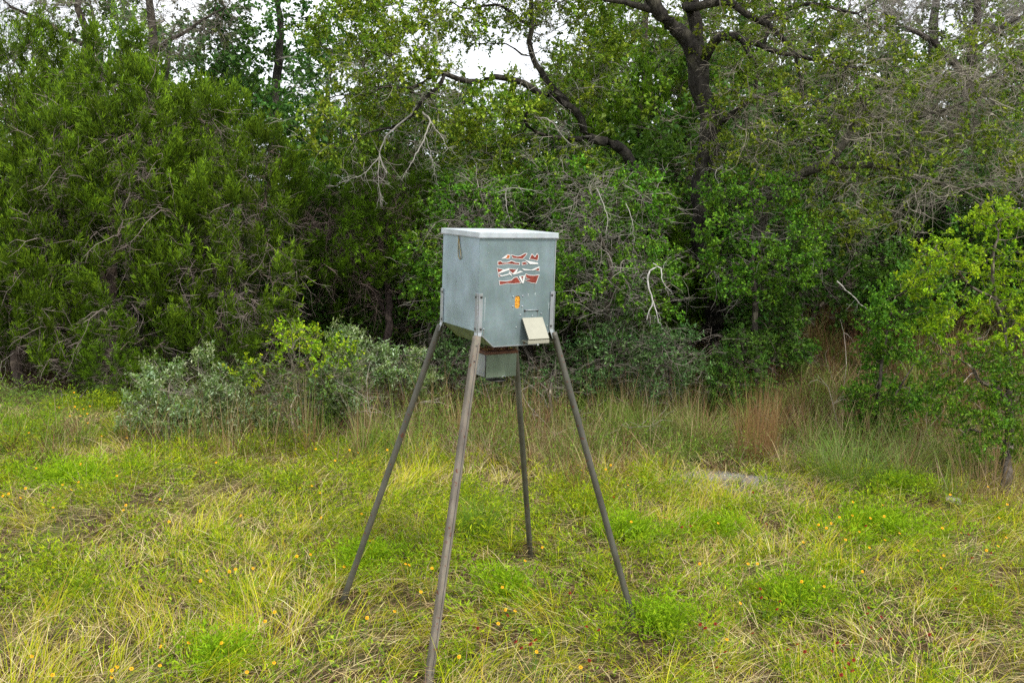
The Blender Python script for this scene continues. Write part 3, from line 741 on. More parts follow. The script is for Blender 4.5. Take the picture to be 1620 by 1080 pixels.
us2 = make_tree('understory_bush', 'shaded juniper bush beyond the right frame edge', 'bush',
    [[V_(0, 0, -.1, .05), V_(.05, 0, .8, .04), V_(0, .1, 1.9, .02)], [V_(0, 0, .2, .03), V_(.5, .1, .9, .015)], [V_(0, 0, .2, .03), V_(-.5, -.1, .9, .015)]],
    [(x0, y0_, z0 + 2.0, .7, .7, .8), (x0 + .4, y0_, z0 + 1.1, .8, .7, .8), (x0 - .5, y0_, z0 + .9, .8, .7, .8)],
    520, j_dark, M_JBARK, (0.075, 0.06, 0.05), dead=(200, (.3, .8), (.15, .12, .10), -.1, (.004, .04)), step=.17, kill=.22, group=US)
us2.location = at_ground(1780, 17)
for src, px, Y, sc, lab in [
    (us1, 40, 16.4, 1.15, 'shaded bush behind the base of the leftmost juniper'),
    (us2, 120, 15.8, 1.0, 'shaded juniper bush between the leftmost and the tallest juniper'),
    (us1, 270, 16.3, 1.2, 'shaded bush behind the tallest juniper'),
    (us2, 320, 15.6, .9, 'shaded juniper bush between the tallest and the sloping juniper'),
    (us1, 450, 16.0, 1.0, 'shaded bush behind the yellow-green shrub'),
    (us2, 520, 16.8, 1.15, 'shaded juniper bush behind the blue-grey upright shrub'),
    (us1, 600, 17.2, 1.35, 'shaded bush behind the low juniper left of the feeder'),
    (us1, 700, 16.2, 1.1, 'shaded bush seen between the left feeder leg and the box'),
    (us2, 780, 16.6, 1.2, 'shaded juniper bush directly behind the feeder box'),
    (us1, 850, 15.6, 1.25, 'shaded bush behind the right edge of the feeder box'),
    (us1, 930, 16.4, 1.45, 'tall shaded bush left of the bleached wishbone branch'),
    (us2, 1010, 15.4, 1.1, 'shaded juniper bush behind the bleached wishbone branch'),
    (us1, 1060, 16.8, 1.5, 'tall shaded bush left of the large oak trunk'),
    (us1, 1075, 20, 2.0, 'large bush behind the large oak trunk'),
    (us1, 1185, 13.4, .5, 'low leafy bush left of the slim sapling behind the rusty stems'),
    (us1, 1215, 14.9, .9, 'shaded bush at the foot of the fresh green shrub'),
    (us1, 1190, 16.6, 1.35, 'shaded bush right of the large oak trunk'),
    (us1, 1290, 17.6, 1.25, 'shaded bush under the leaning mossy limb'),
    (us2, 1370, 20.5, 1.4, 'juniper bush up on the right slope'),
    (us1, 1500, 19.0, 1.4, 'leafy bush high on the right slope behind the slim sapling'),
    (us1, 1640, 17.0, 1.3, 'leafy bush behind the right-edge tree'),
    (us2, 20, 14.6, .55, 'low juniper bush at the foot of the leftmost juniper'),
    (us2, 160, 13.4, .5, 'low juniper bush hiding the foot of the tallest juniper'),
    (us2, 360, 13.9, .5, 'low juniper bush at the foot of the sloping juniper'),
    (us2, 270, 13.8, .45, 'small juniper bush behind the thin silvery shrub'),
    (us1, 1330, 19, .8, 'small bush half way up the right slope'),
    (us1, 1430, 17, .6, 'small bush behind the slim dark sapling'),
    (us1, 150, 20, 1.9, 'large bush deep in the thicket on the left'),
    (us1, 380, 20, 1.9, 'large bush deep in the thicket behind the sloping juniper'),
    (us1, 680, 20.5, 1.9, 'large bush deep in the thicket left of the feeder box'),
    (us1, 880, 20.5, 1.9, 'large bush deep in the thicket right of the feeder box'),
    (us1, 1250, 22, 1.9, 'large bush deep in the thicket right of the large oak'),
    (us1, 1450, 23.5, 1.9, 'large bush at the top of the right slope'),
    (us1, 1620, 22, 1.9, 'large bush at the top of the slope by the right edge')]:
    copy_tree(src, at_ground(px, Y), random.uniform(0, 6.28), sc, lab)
FB = [o for o in C.objects if o.name.startswith('background_tree')]
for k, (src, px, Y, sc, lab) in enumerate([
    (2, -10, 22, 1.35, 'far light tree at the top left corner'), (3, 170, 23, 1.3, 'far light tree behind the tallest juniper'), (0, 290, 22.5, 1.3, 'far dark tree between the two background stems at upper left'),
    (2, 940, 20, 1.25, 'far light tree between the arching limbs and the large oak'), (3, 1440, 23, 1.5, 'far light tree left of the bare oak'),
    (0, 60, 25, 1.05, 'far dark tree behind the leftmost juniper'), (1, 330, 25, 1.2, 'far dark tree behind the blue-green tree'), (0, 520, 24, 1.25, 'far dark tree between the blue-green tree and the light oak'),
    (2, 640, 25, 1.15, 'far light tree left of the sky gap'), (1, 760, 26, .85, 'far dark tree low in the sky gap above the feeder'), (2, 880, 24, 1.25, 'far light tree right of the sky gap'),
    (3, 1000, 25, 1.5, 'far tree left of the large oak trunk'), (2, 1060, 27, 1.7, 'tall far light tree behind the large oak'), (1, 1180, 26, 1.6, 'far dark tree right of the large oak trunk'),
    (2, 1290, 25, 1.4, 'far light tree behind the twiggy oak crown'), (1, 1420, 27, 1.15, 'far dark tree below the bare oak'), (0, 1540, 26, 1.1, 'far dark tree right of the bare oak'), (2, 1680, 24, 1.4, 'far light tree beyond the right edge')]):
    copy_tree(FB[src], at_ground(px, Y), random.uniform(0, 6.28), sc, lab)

#GRASSMARK
# ------------------------------------------------------------------ grass
def blades(buf, base, az, th0, th1, ln, wd, col, seg=3, tipcol=None, floor=None):
    n = len(base); p = base.copy(); s_ = np.stack([-np.sin(az), np.cos(az), np.zeros(n)], 1)
    tw = rng.normal(size=n) * 0.5
    f_ = np.stack([np.cos(az), np.sin(az), np.zeros(n)], 1)
    s_ = unit(s_ * np.cos(tw)[:, None] + f_ * np.sin(tw)[:, None])
    rows = []
    for k in range(seg + 1):
        w = wd * (1 - (k / seg) ** 1.6) * (0.75 + 0.25 * (k > 0))
        rows.append((p - s_ * w[:, None] / 2, p + s_ * w[:, None] / 2) if k < seg else (p,))
        th = th0 + (th1 - th0) * ((k + 0.5) / seg)
        p = p + (f_ * np.sin(th)[:, None] + np.array([0, 0, 1.0]) * np.cos(th)[:, None]) * (ln / seg)[:, None]
        if floor is not None: p[:, 2] = np.maximum(p[:, 2], floor)
    V = np.stack([a for r in rows for a in r], 1); m = 2 * seg + 1
    o = (np.arange(n) * m)[:, None]
    c = np.repeat(col[:, None], m, 1)
    fade = np.array([0.8] * 2 + [1.0] * (m - 3) + [1.1])[None, :, None]
    c = c * fade
    if tipcol is not None:
        t = (np.arange(m) / (m - 1))[None, :, None] ** 2; c = c * (1 - t) + tipcol[:, None] * t
    base_n = buf.n
    buf.add(V.reshape(-1, 3), np.concatenate([o + np.array([2 * k, 2 * k + 1, 2 * k + 3, 2 * k + 2]) for k in range(seg - 1)], 0), c.reshape(-1, 3))
    t3 = o + np.array([m - 3, m - 2, m - 1]) + base_n
    buf.polys[3].append(t3); buf.m[3].append(np.zeros(len(t3), np.int32))

def wedge(n, y0, y1, marg=1.0):
    """points spread evenly over the ground in front of the camera's stand"""
    n = int(n * 1.16)
    y = np.sqrt(rng.random(n) * (y1 ** 2 - y0 ** 2) + y0 ** 2)
    x = rng.uniform(-1, 1, n) * (0.56 * y + marg + 1.3)
    return x, y

def edge_y(x):
    return 10.65 - 0.12 * np.clip(x, 0, 5) - 0.45 * np.exp(-((x - 1.0) / 1.2) ** 2) - 0.2 * np.exp(-((x + 1.8) / 1.2) ** 2) + (vnoise(x, x * 0 + 3, 1.3, 21, 3) - 0.5) * 1.7

def z_of(x, y): return np.stack([x, y, H(x, y) - 0.005], 1)
CAL = G(1150, 762)
FEET = [G(675, 1092), G(1008, 996), G(840, 883), G(539, 956)]
def bare(x, y):
    f_ = 0
    for q in FEET: f_ = np.maximum(f_, smooth(0.20, 0.10, np.hypot(x - q[0] * 0.99, (y - q[1] + 0.10) * 0.8)))
    return np.maximum(f_, bare0(x, y))
def bare0(x, y): return 0.85 * smooth(0.8, 0.1, np.hypot((x - CAL[0]), (y - CAL[1]) * 1.5) - (vnoise(x, y, 3.5, 31, 2) - 0.5) * 1.5)
flow = lambda x, y: vnoise(x, y, 0.45, 44, 2) * 12.0

STRAW = [(0.52, 0.40, 0.17), (0.33, 0.22, 0.12), (0.19, 0.11, 0.07), (0.68, 0.57, 0.30)]
YG = [(0.44, 0.47, 0.010), (0.28, 0.38, 0.012), (0.58, 0.55, 0.04), (0.48, 0.37, 0.03)]
GR = [(0.27, 0.40, 0.014), (0.38, 0.48, 0.016), (0.16, 0.27, 0.015)]

# thatch: dry flattened stems
b = Buf()
x, y = wedge(46000, 4.8, 12.3)
k = (rng.random(len(x)) > bare(x, y) * 0.93); x, y = x[k], y[k]
n = len(x); pb = z_of(x, y); pb[:, 2] += rng.random(n) ** 2 * 0.11
blades(b, pb, flow(x, y) + rng.normal(size=n) * 1.1, rng.uniform(1.0, 1.5, n), rng.uniform(1.35, 1.75, n), rng.uniform(0.12, 0.42, n),
       rng.uniform(0.003, 0.0055, n), palette(n, STRAW, [.3, .25, .2, .25], 0.22), seg=2)
o = b.build('dry_thatch', M_DRY); tag(o, 'flattened tan and brown dead stems matted under the green grass', 'thatch', kind='stuff')
T_all = b.tris()

# arching yellow-green grass in tufts
b = Buf()
x, y = wedge(4200, 4.8, 11.8)
pz = vnoise(x, y, 1.1, 55, 3)
k = (rng.random(len(x)) < 0.36 + 1.5 * (pz - 0.36)) & (y < edge_y(x) + 0.5) & (bare(x, y) < 0.3); x, y, pz = x[k], y[k], pz[k]
nb = rng.integers(18, 40, len(x)); idx = np.repeat(np.arange(len(x)), nb); n = len(idx)
rr = rng.random(n) ** 0.5 * rng.uniform(0.04, 0.13, len(x))[idx]; an = rng.random(n) * 6.283
bx = x[idx] + rr * np.cos(an); by = y[idx] + rr * np.sin(an)
az = np.where(rng.random(n) < 0.65, flow(x, y)[idx] + rng.normal(size=n) * 0.55, an)
tl = (0.12 + 0.34 * rng.random(len(x)) ** 2 * (0.5 + pz))[idx]
dry = rng.random(len(x))[idx] ** 2 * 0.5
cg = palette(n, YG, [.4, .25, .2, .15], 0.14) * (0.85 + 0.35 * vnoise(bx, by, 1.1, 66, 2))[:, None]
cs = palette(n, STRAW[:2] + STRAW[3:], None, 0.15)
col = np.where((rng.random(n) < dry)[:, None], cs, cg)
blades(b, z_of(bx, by), az, rng.uniform(0.05, 0.8, n), rng.uniform(1.1, 2.1, n), tl * rng.uniform(0.5, 1.35, n), rng.uniform(0.003, 0.0056, n), col)
o = b.build('long_grass', M_GRASS); tag(o, 'long yellow-green grass lodged in loose tufts across the clearing', 'grass', kind='stuff')
T_all += b.tris()

# short upright fresh blades, scattered
b = Buf()
x, y = wedge(32000, 4.8, 11.6)
g = vnoise(x, y, 2.2, 77, 3)
k = (rng.random(len(x)) < 0.15 + 1.4 * (g - 0.3)) & (y < edge_y(x) + 0.4) & (bare(x, y) < 0.35); x, y = x[k], y[k]; n = len(x)
blades(b, z_of(x, y), rng.random(n) * 6.283, rng.uniform(0, 0.5, n), rng.uniform(0.3, 1.3, n), rng.uniform(0.06, 0.2, n), rng.uniform(0.003, 0.0058, n),
       palette(n, GR + YG[:2], None, 0.15), seg=2)
o = b.build('short_grass', M_GRASS); tag(o, 'short fresh green blades between the tufts of the clearing', 'grass', kind='stuff')
T_all += b.tris()

# feathery flowering weeds in bright green patches
def forb(buf, x, y, hgt, cols, nl=44, sp=0.07, z0=None):
    idx = np.repeat(np.arange(len(x)), nl); n = len(idx)
    t = rng.random(n) ** 0.8; an = rng.random(n) * 6.283; lean = rng.normal(size=(len(x), 2)) * 0.25
    rr = sp * np.sqrt(rng.random(n)) * (0.4 + t)
    p = z_of(x, y)[idx]; hh = hgt[idx] * t
    p[:, 0] += rr * np.cos(an) + lean[idx, 0] * hh; p[:, 1] += rr * np.sin(an) + lean[idx, 1] * hh; p[:, 2] += hh
    d = unit(np.stack([np.cos(an), np.sin(an), rng.uniform(0.1, 1.6, n)], 1) + rng.normal(size=(n, 3)) * 0.3)
    cl = (1 + rng.normal(size=len(x)) * 0.13)[idx]
    needles(buf, p, d, rng.uniform(0.03, 0.065, n), rng.uniform(0.007, 0.014, n), palette(n, cols, None, 0.13, cl))
b = Buf()
x, y = wedge(12500, 4.8, 13.2)
g = 0.4 * vnoise(x, y, 0.7, 88, 3) + 0.6 * vnoise(x, y, 2.4, 89, 2)
k = (rng.random(len(x)) < smooth(0.46, 0.62, g) * 0.78) & ((y < edge_y(x) + 0.3) | ((x < -2.6) & (y < 13.0))) & (bare(x, y) < 0.3); x, y, g = x[k], y[k], g[k]
forb(b, x, y, rng.uniform(0.07, 0.22, len(x)) * (0.7 + g), [(0.23, 0.33, 0.014), (0.35, 0.42, 0.016), (0.13, 0.22, 0.016)])
for px, py, rad, cnt in [(1390, 850, .42, 260), (1130, 850, .3, 120), (110, 770, .55, 260), (590, 715, .22, 90), (1000, 860, .3, 140), (590, 900, .3, 130), (1250, 960, .35, 130),
                         (340, 1060, .25, 90), (1040, 1000, .3, 100), (800, 950, .3, 90), (1420, 780, .35, 120), (30, 690, .6, 120)]:
    c = G(px, py); a = rng.random(cnt) * 6.283; cnt = int(cnt * .8); a = rng.random(cnt) * 6.283; r = rad * np.abs(rng.normal(size=cnt)) * .75
    forb(b, c[0] + r * np.cos(a) * 1.3, c[1] + r * np.sin(a), rng.uniform(0.12, 0.28, cnt), [(0.19, 0.34, 0.013), (0.27, 0.40, 0.016)])
o = b.build('feathery_weeds', M_GRASS); tag(o, 'bright green feathery weeds growing in low patches in the clearing', 'weeds', kind='stuff')
T_all += b.tris()
x, y = wedge(9000, 4.8, 12.5)
k = (rng.random(len(x)) < 0.8 * smooth(0.46, 0.62, vnoise(x, y, 1.6, 99, 3))) & (bare(x, y) < 0.5); x, y = x[k], y[k]
b = Buf()
n0 = len(x); idx = np.repeat(np.arange(n0), 12); n = len(idx); an = rng.random(n) * 6.283; rr = 0.05 * np.sqrt(rng.random(n))
p = z_of(x, y)[idx]; p[:, 0] += rr * np.cos(an); p[:, 1] += rr * np.sin(an); p[:, 2] += rng.random(n) * 0.07 + 0.01
leaves(b, p, np.stack([np.cos(an), np.sin(an), rng.uniform(0, 1, n)], 1), rng.uniform(0.02, 0.045, n), rng.uniform(0.010, 0.02, n), palette(n, [(0.20, 0.34, 0.02), (0.34, 0.44, 0.03), (0.11, 0.20, 0.02)], None, 0.15))
o = b.build('clover', M_GRASS); tag(o, 'small round-leaved ground plants creeping between the grass tufts', 'ground cover', kind='stuff')
T_all += b.tris()

# tall rank grass along the foot of the thicket
def tufts(buf, x, y, nb, ln, cols, w=None, rad=(0.04, 0.12), th=(0.0, 0.45), th1=(0.4, 1.5), wd=(0.003, 0.006), seg=3, var=0.15):
    nbv = rng.integers(nb[0], nb[1], len(x)); idx = np.repeat(np.arange(len(x)), nbv); n = len(idx)
    an = rng.random(n) * 6.283; rr = np.sqrt(rng.random(n)) * rng.uniform(*rad, len(x))[idx]
    bx = x[idx] + rr * np.cos(an); by = y[idx] + rr * np.sin(an)
    kk = rng.choice(len(cols), len(x), p=w)[idx]; kk = np.where(rng.random(n) < 0.25, rng.choice(len(cols), n, p=w), kk)
    c = np.clip(np.asarray(cols)[kk] * (1 + rng.normal(size=(n, 1)) * var), 0.01, 0.8)
    L_ = rng.uniform(*ln, len(x))[idx] * rng.uniform(0.55, 1.15, n)
    blades(buf, z_of(bx, by), an + rng.normal(size=n) * 0.5, rng.uniform(*th, n), rng.uniform(*th1, n), L_, rng.uniform(*wd, n), c, seg=seg)
b = Buf()
x, y = wedge(1750, 9.4, 14.2)
k = (y > edge_y(x) - 0.1) & (bare(x, y) < 0.15) & ~((x < -2.7) & (y > 11.2)) & (rng.random(len(x)) < 1.15 - 0.12 * (y - 10)); x, y = x[k], y[k]
RB = [(0.14, 0.23, 0.035), (0.20, 0.27, 0.06), (0.42, 0.33, 0.18), (0.24, 0.14, 0.075), (0.17, 0.085, 0.05)]
tufts(b, x, y, (14, 34), (0.2, 0.75), RB, [.26, .22, .16, .20, .16], wd=(0.004, 0.008), var=0.35)
q = rng.random(120); x = np.where(q < .45, rng.uniform(-4.4, -1.2, 120), rng.uniform(-1.2, 4.8, 120)); y = np.where(q < .45, rng.uniform(10.5, 12.0, 120), rng.uniform(11.3, 13.3, 120))
k = bare(x, y) < .1; x, y = x[k], y[k]
tufts(b, x, y, (14, 30), (0.6, 1.15), [(0.26, 0.16, 0.08), (0.36, 0.25, 0.13), (0.17, 0.25, 0.05), (0.50, 0.40, 0.24)], [.35, .25, .2, .2], rad=(.05, .18), th=(0, .25), th1=(.1, .9), wd=(.003, .006), var=.25)
x, y = wedge(2400, 12.3, 20.5, 1); k = (x > 1.0 + 0.1 * (y - 12)) ; x, y = x[k], y[k]
tufts(b, x, y, (16, 30), (0.3, 0.85), RB, [.18, .15, .12, .3, .25], wd=(0.006, 0.011), seg=2, var=0.35)
o = b.build('tall_grass', M_GRASS); tag(o, 'tall mixed green and rusty dead grass along the foot of the thicket', 'grass', kind='stuff')
T_all += b.tris()
# brown tangle of dead weeds
b = Buf()
x, y = wedge(17000, 4.8, 14.5)
k = ((y > edge_y(x) - 0.35) | (vnoise(x, y, 1.0, 13, 2) > 0.60)) & (bare(x, y) < 0.4) & ~((x < -2.9) & (y > 11)) & (vnoise(x, y, 0.8, 12, 2) > 0.38); x, y = x[k], y[k]; n = len(x)
pb = z_of(x, y); pb[:, 2] += rng.random(n) ** 2 * np.where(y > edge_y(x) - 0.4, 0.22, 0.06)
blades(b, pb, rng.random(n) * 6.283, rng.uniform(0.2, 1.6, n), rng.uniform(0.6, 2.0, n), rng.uniform(0.15, 0.45, n), rng.uniform(0.003, 0.005, n),
       palette(n, [(0.25, 0.17, 0.13), (0.17, 0.105, 0.08), (0.36, 0.28, 0.2)], None, 0.2), seg=3)
o = b.build('dead_weeds', M_DRY); tag(o, 'mauve-brown tangle of dead weed stems at the edge of the clearing', 'dead weeds', kind='stuff')
T_all += b.tris()
# tangled dead brush along the foot of the trees
b = Buf()
x, y = wedge(1500, 11.6, 16.5)
k = (y > edge_y(x) + 0.7) & ~((x < -2.9) & (y < 13.3)) & ~((x > 2.2) & (rng.random(len(x)) < 0.6)); x, y = x[k][:620], y[k][:620]; n = len(x)
dd = np.stack([rng.normal(size=n) * .6, rng.normal(size=n) * .6, rng.uniform(.3, 1.3, n)], 1)
twig_thicket(b, z_of(x, y), dd, rng.uniform(.5, 1.3, n), rng.uniform(.003, .007, n), palette(n, [(.34, .27, .22), (.24, .18, .14), (.40, .35, .30)], None, .15), 4, -.08, .3)
o = b.build('dead_brush', M_DRY); tag(o, 'tangle of thin grey-brown dead sticks at the foot of the trees', 'brush', kind='stuff')
T_all += b.tris()
# weedy leafy regrowth among the tall grass
b = Buf()
x, y = wedge(3400, 10.4, 14.8)
k = (y > edge_y(x)) & (vnoise(x, y, 1.5, 61, 2) > 0.47) & (bare(x, y) < .3); x, y = x[k], y[k]
forb(b, x, y, rng.uniform(0.15, 0.5, len(x)), [(0.15, 0.27, 0.03), (0.22, 0.33, 0.04), (0.12, 0.20, 0.05)], nl=30, sp=0.12)
o = b.build('edge_weeds', M_GRASS); tag(o, 'leafy green weeds mixed into the tall grass below the thicket', 'weeds', kind='stuff')
T_all += b.tris()
# leaf litter under the trees
x, y = wedge(11000, 11.5, 22, 1); k = y > edge_y(x) + 0.6; x, y = x[k], y[k]; n = len(x)
b = Buf(); p = z_of(x, y); p[:, 2] += 0.012 + rng.random(n) * 0.02
leaves(b, p, np.concatenate([rng.normal(size=(n, 2)), rng.normal(size=(n, 1)) * 0.2], 1), rng.uniform(0.03, 0.06, n), rng.uniform(0.015, 0.03, n),
       palette(n, [(0.20, 0.13, 0.09), (0.14, 0.085, 0.06), (0.28, 0.21, 0.15)], None, 0.2))
o = b.build('leaf_litter', M_DRY); tag(o, 'brown fallen leaves lying on the ground under the trees', 'leaf litter', kind='stuff')
T_all += b.tris()
print('ground cover tris', T_all)

# ---- bunch grasses one can point at
def clump(px, py, nb, ln, cols, label, rad=0.12, w=None, th=(0.0, 0.6), th1=(0.6, 1.9), wd=(0.003, 0.006), group='large bunch grasses at the edge of the clearing', name='bunch_grass'):
    g = G(px, py); bb = Buf()
    tufts(bb, np.array([g[0]]), np.array([g[1]]), (nb, nb + 1), (ln, ln * 1.01), cols, w, rad=(rad, rad * 1.01), th=th, th1=th1, wd=wd, seg=4)
    for v in bb.v: v -= np.array([g[0], g[1], g[2]], np.float32)
    o = bb.build(name, M_GRASS); o.location = g
    return tag(o, label, 'grass clump', group)
BL = [(0.16, 0.25, 0.06), (0.22, 0.31, 0.09), (0.11, 0.18, 0.04), (0.34, 0.33, 0.15)]
clump(1350, 770, 520, 0.85, BL, 'big grey-green arching bunch grass right of the bare patch', 0.34, th=(-0.2, 0.8), th1=(0.7, 2.1))
clump(1440, 755, 300, 0.85, BL, 'looser grey-green bunch grass between the big one and the right tree', 0.2)
clump(755, 850, 420, 0.42, [(0.19, 0.31, 0.03), (0.25, 0.36, 0.04), (0.14, 0.25, 0.03)], 'bright green grass tuft between the front and back feeder legs', 0.13, th1=(0.5, 1.6), group=None)
clump(1020, 705, 380, 0.85, [(0.14, 0.22, 0.04), (0.22, 0.27, 0.07), (0.36, 0.30, 0.15)], 'tall green bunch grass right of the right feeder leg', 0.2)
clump(1110, 710, 300, 0.75, [(0.16, 0.26, 0.03), (0.22, 0.30, 0.05), (0.36, 0.31, 0.15)], 'green and straw bunch grass left of the rusty stems', 0.17)
clump(930, 720, 260, 0.7, [(0.13, 0.20, 0.04), (0.20, 0.24, 0.06), (0.33, 0.26, 0.14)], 'tangled green bunch grass behind the right feeder leg', 0.2)
clump(330, 712, 90, 0.55, [(0.14, 0.24, 0.06), (0.18, 0.28, 0.08)], 'wide-bladed green grass clump in front of the thin silvery shrub', 0.06, wd=(0.008, 0.013), th1=(0.2, 1.1))
clump(1195, 735, 320, 1.05, [(0.24, 0.13, 0.065), (0.32, 0.19, 0.09), (0.17, 0.09, 0.05)], 'stiff upright rusty-brown grass left of the slim sapling', 0.25, th=(0, 0.15), th1=(0.05, 0.5))
clump(1335, 700, 120, 1.0, [(0.33, 0.24, 0.15), (0.24, 0.15, 0.09)], 'thin pale upright stems behind the big grey-green bunch grass', 0.2, th=(0, 0.12), th1=(0.02, 0.3))
clump(1570, 800, 160, 1.0, [(0.38, 0.28, 0.17), (0.27, 0.18, 0.10)], 'tall straw-coloured stems at the foot of the right-edge tree', 0.45, th=(0, 0.35), th1=(0.1, 1.2))
clump(745, 745, 120, 0.6, [(0.40, 0.31, 0.22), (0.30, 0.21, 0.15)], 'bleached leaning grass stems behind the front feeder leg', 0.15, th=(0.1, 0.8), th1=(0.4, 1.6))

# ---- pebbles on the bare patch, pale stone
def rock(name, loc, size, mats, seed, label=None, cat=None, flat=0.5, link=True, group=None):
    import bmesh
    bm = bmesh.new(); bmesh.ops.create_icosphere(bm, subdivisions=2, radius=1)
    r_ = np.random.default_rng(seed); off = r_.normal(size=3) * 5
    pl = [unit(r_.normal(size=3)) for _ in range(7)]
    for v in bm.verts:
        c = np.array(v.co)
        for q in pl:
            t = c @ q
            if t > 0.62: c = c - q * (t - 0.62)
        v.co = Vector(c * np.array(size))
    me = bpy.data.meshes.new(name); bm.to_mesh(me); bm.free(); me.materials.append(mats)
    o = bpy.data.objects.new(name, me); C.objects.link(o); o.location = loc
    if label: tag(o, label, cat, group)
    return o
def mat_stone():
    m, t, b = mat_new('limestone'); n = t.nodes.new('ShaderNodeTexNoise'); n.inputs['Scale'].default_value = 18; n.inputs['Detail'].default_value = 6
    r = t.nodes.new('ShaderNodeValToRGB'); r.color_ramp.elements[0].position = .35; r.color_ramp.elements[0].color = (.2, .18, .15, 1)
    r.color_ramp.elements[1].position = .65; r.color_ramp.elements[1].color = (.33, .29, .23, 1)
    t.links.new(n.outputs['Fac'], r.inputs[0]); t.links.new(r.outputs[0], b.inputs['Base Color']); b.inputs['Roughness'].default_value = .9
    bp = t.nodes.new('ShaderNodeBump'); bp.inputs['Strength'].default_value = .6; bp.inputs['Distance'].default_value = .02
    t.links.new(n.outputs['Fac'], bp.inputs['Height']); t.links.new(bp.outputs[0], b.inputs['Normal'])
    return m
M_STONE = mat_stone()
g = G(1507, 800); rk = rock('stone', (g[0], g[1], g[2] + 0.05), (0.13, 0.09, 0.06), M_STONE, 4, 'pale flat limestone half hidden in grass near the right-edge tree', 'stone')
rk.rotation_euler = (0.1, 0.12, 0.3)
b = Buf(); n = 900
a = rng.random(n) * 6.283; r = 0.95 * np.sqrt(rng.random(n)); x = CAL[0] + r * np.cos(a); y = CAL[1] + r * np.sin(a) * .7
oc = np.array([[1, 0, 0], [0, 1, 0], [-1, 0, 0], [0, -1, 0], [0, 0, .7], [0, 0, -.7]], float)
of = np.array([[0, 1, 4], [1, 2, 4], [2, 3, 4], [3, 0, 4], [1, 0, 5], [2, 1, 5], [3, 2, 5], [0, 3, 5]])
sz = rng.uniform(0.004, 0.016, n); V = oc[None] * (1 + rng.normal(size=(n, 6, 1)) * .25) * sz[:, None, None] + z_of(x, y)[:, None]
b.add(V.reshape(-1, 3), (of[None] + (np.arange(n) * 6)[:, None, None]).reshape(-1, 3), np.repeat(palette(n, [(.45, .43, .42), (.3, .28, .26)], None, .15), 6, 0))
o = b.build('pebbles', M_DRY); tag(o, 'small pale pebbles scattered over the bare caliche patch', 'pebbles', kind='stuff')

# ---- wildflowers
def flower_mesh(name, petal, petal2, disk, hgt, seed):
    r_ = np.random.default_rng(seed); bb = Buf()
    top = np.array([r_.normal() * .03, r_.normal() * .03, hgt]); A = np.array([[0, 0, 0.]]); mid = np.array([[top[0] * .3, top[1] * .6, hgt * .55]])
    st = np.array([[.16, .26, .05]])
    tubes(bb, A, mid, np.array([.0022]), np.array([.0018]), unit(mid - A), unit(mid - A), st, 3)
    tubes(bb, mid, top[None], np.array([.0018]), np.array([.0014]), unit(mid - A), unit(top[None] - mid), st, 3)
    nrm = unit(np.array([r_.normal() * .35, -0.45 + r_.normal() * .3, 1.0])); u = unit(np.cross(nrm, [1, 0, 0.1])); w = np.cross(nrm, u); n = 8
    for k in range(n):
        a = k / n * 6.283 + r_.normal() * .08; d = u * math.cos(a) + w * math.sin(a); s = -u * math.sin(a) + w * math.cos(a)
        R_ = 0.0115 * (1 + r_.normal() * .08)
        i0 = top + nrm * .002; m_ = i0 + d * R_ * .55 - nrm * .001
        V = [i0, m_ - s * .0045, m_ + s * .0045]
        bb.add(V, [[0, 1, 2]], petal2)
        e = i0 + d * R_ - nrm * (.003 + .002 * r_.random())
        bb.add([m_ - s * .0045, e - s * .0058, e + s * .0058, m_ + s * .0045], [[0, 1, 2, 3]], petal)
    V = oc * np.array([.0032, .0032, .004]) + top + nrm * .004
    bb.add(V, of, disk)
    for k in range(5):
        z = r_.uniform(.1, .7) * hgt; a = r_.random() * 6.283; d = np.array([[math.cos(a), math.sin(a), .8]])
        needles(bb, np.array([[top[0] * z, top[1] * z, z]]), d, np.array([.05]), np.array([.006]), np.array([[.13, .25, .03]]))
    me = bb.build(name, M_PETAL, link=False).data
    return me
M_PETAL = mat_leaf('petal', 0.3, 0.6, 0.2, (1, 1, 1))
YF = [flower_mesh('yellow_wildflower', (.88, .50, .015), (.82, .36, .01), (.10, .02, .008), h, k) for k, h in enumerate((.20, .26, .30, .23, .17))]
RF = [flower_mesh('red_wildflower', (.26, .022, .008), (.16, .012, .006), (.05, .01, .006), h, k + 20) for k, h in enumerate((.22, .27, .31, .25))]
yel = [(0, 720, 3, "180,45 385,35 545,82 295,135 350,158 15,185 40,175 110,197 250,243 597,228 585,255 120,150 372,110 722,197 1145,278 1410,140 1490,143 1518,173 1525,287 790,315 990,520 1100,515 1083,542 1155,520 948,585 1405,470 1425,457 1240,787 1287,745 1030,890 910,885 768,895 505,985 573,997 612,1017 545,1043 757,991 167,948 1222,1052 1130,997 1300,978 230,1045"),
       (540, 720, 3, "135,400 150,398 25,525 303,510 333,518 425,537 372,650 118,760 940,412 818,487 728,600 780,722 822,732 555,942 1130,1010 97,278 60,30 1147,68 1135,45 1360,138 1275,40 1250,65 1373,315 267,735 740,800 927,935"),
       (1080, 720, 3, "122,307 738,293 768,267 947,232 951,282 895,298 677,337 697,316 643,322 838,357 770,400 835,420 933,490 1060,438 845,543 958,397 1028,365 308,515 352,515 563,590 622,597 493,560 283,703 208,866 1167,518 1243,477 1326,362 1438,443 1510,427 1534,386 1500,292 1542,232 1457,150 1263,185 1230,345 813,222 78,505 520,398"),
       (0, 360, 3, "278,850 352,845 377,858 405,857 433,845 323,893 380,890 407,882 405,925 120,962 498,770 350,777 492,985 600,993 1150,875 1105,917"),
       (160, 480, 3.375, "1423,687 1445,687 1497,676 1478,750 1305,760 1325,775 1380,790 1480,806 1350,845 1523,775 1247,838 1137,775 598,833 1105,695")]
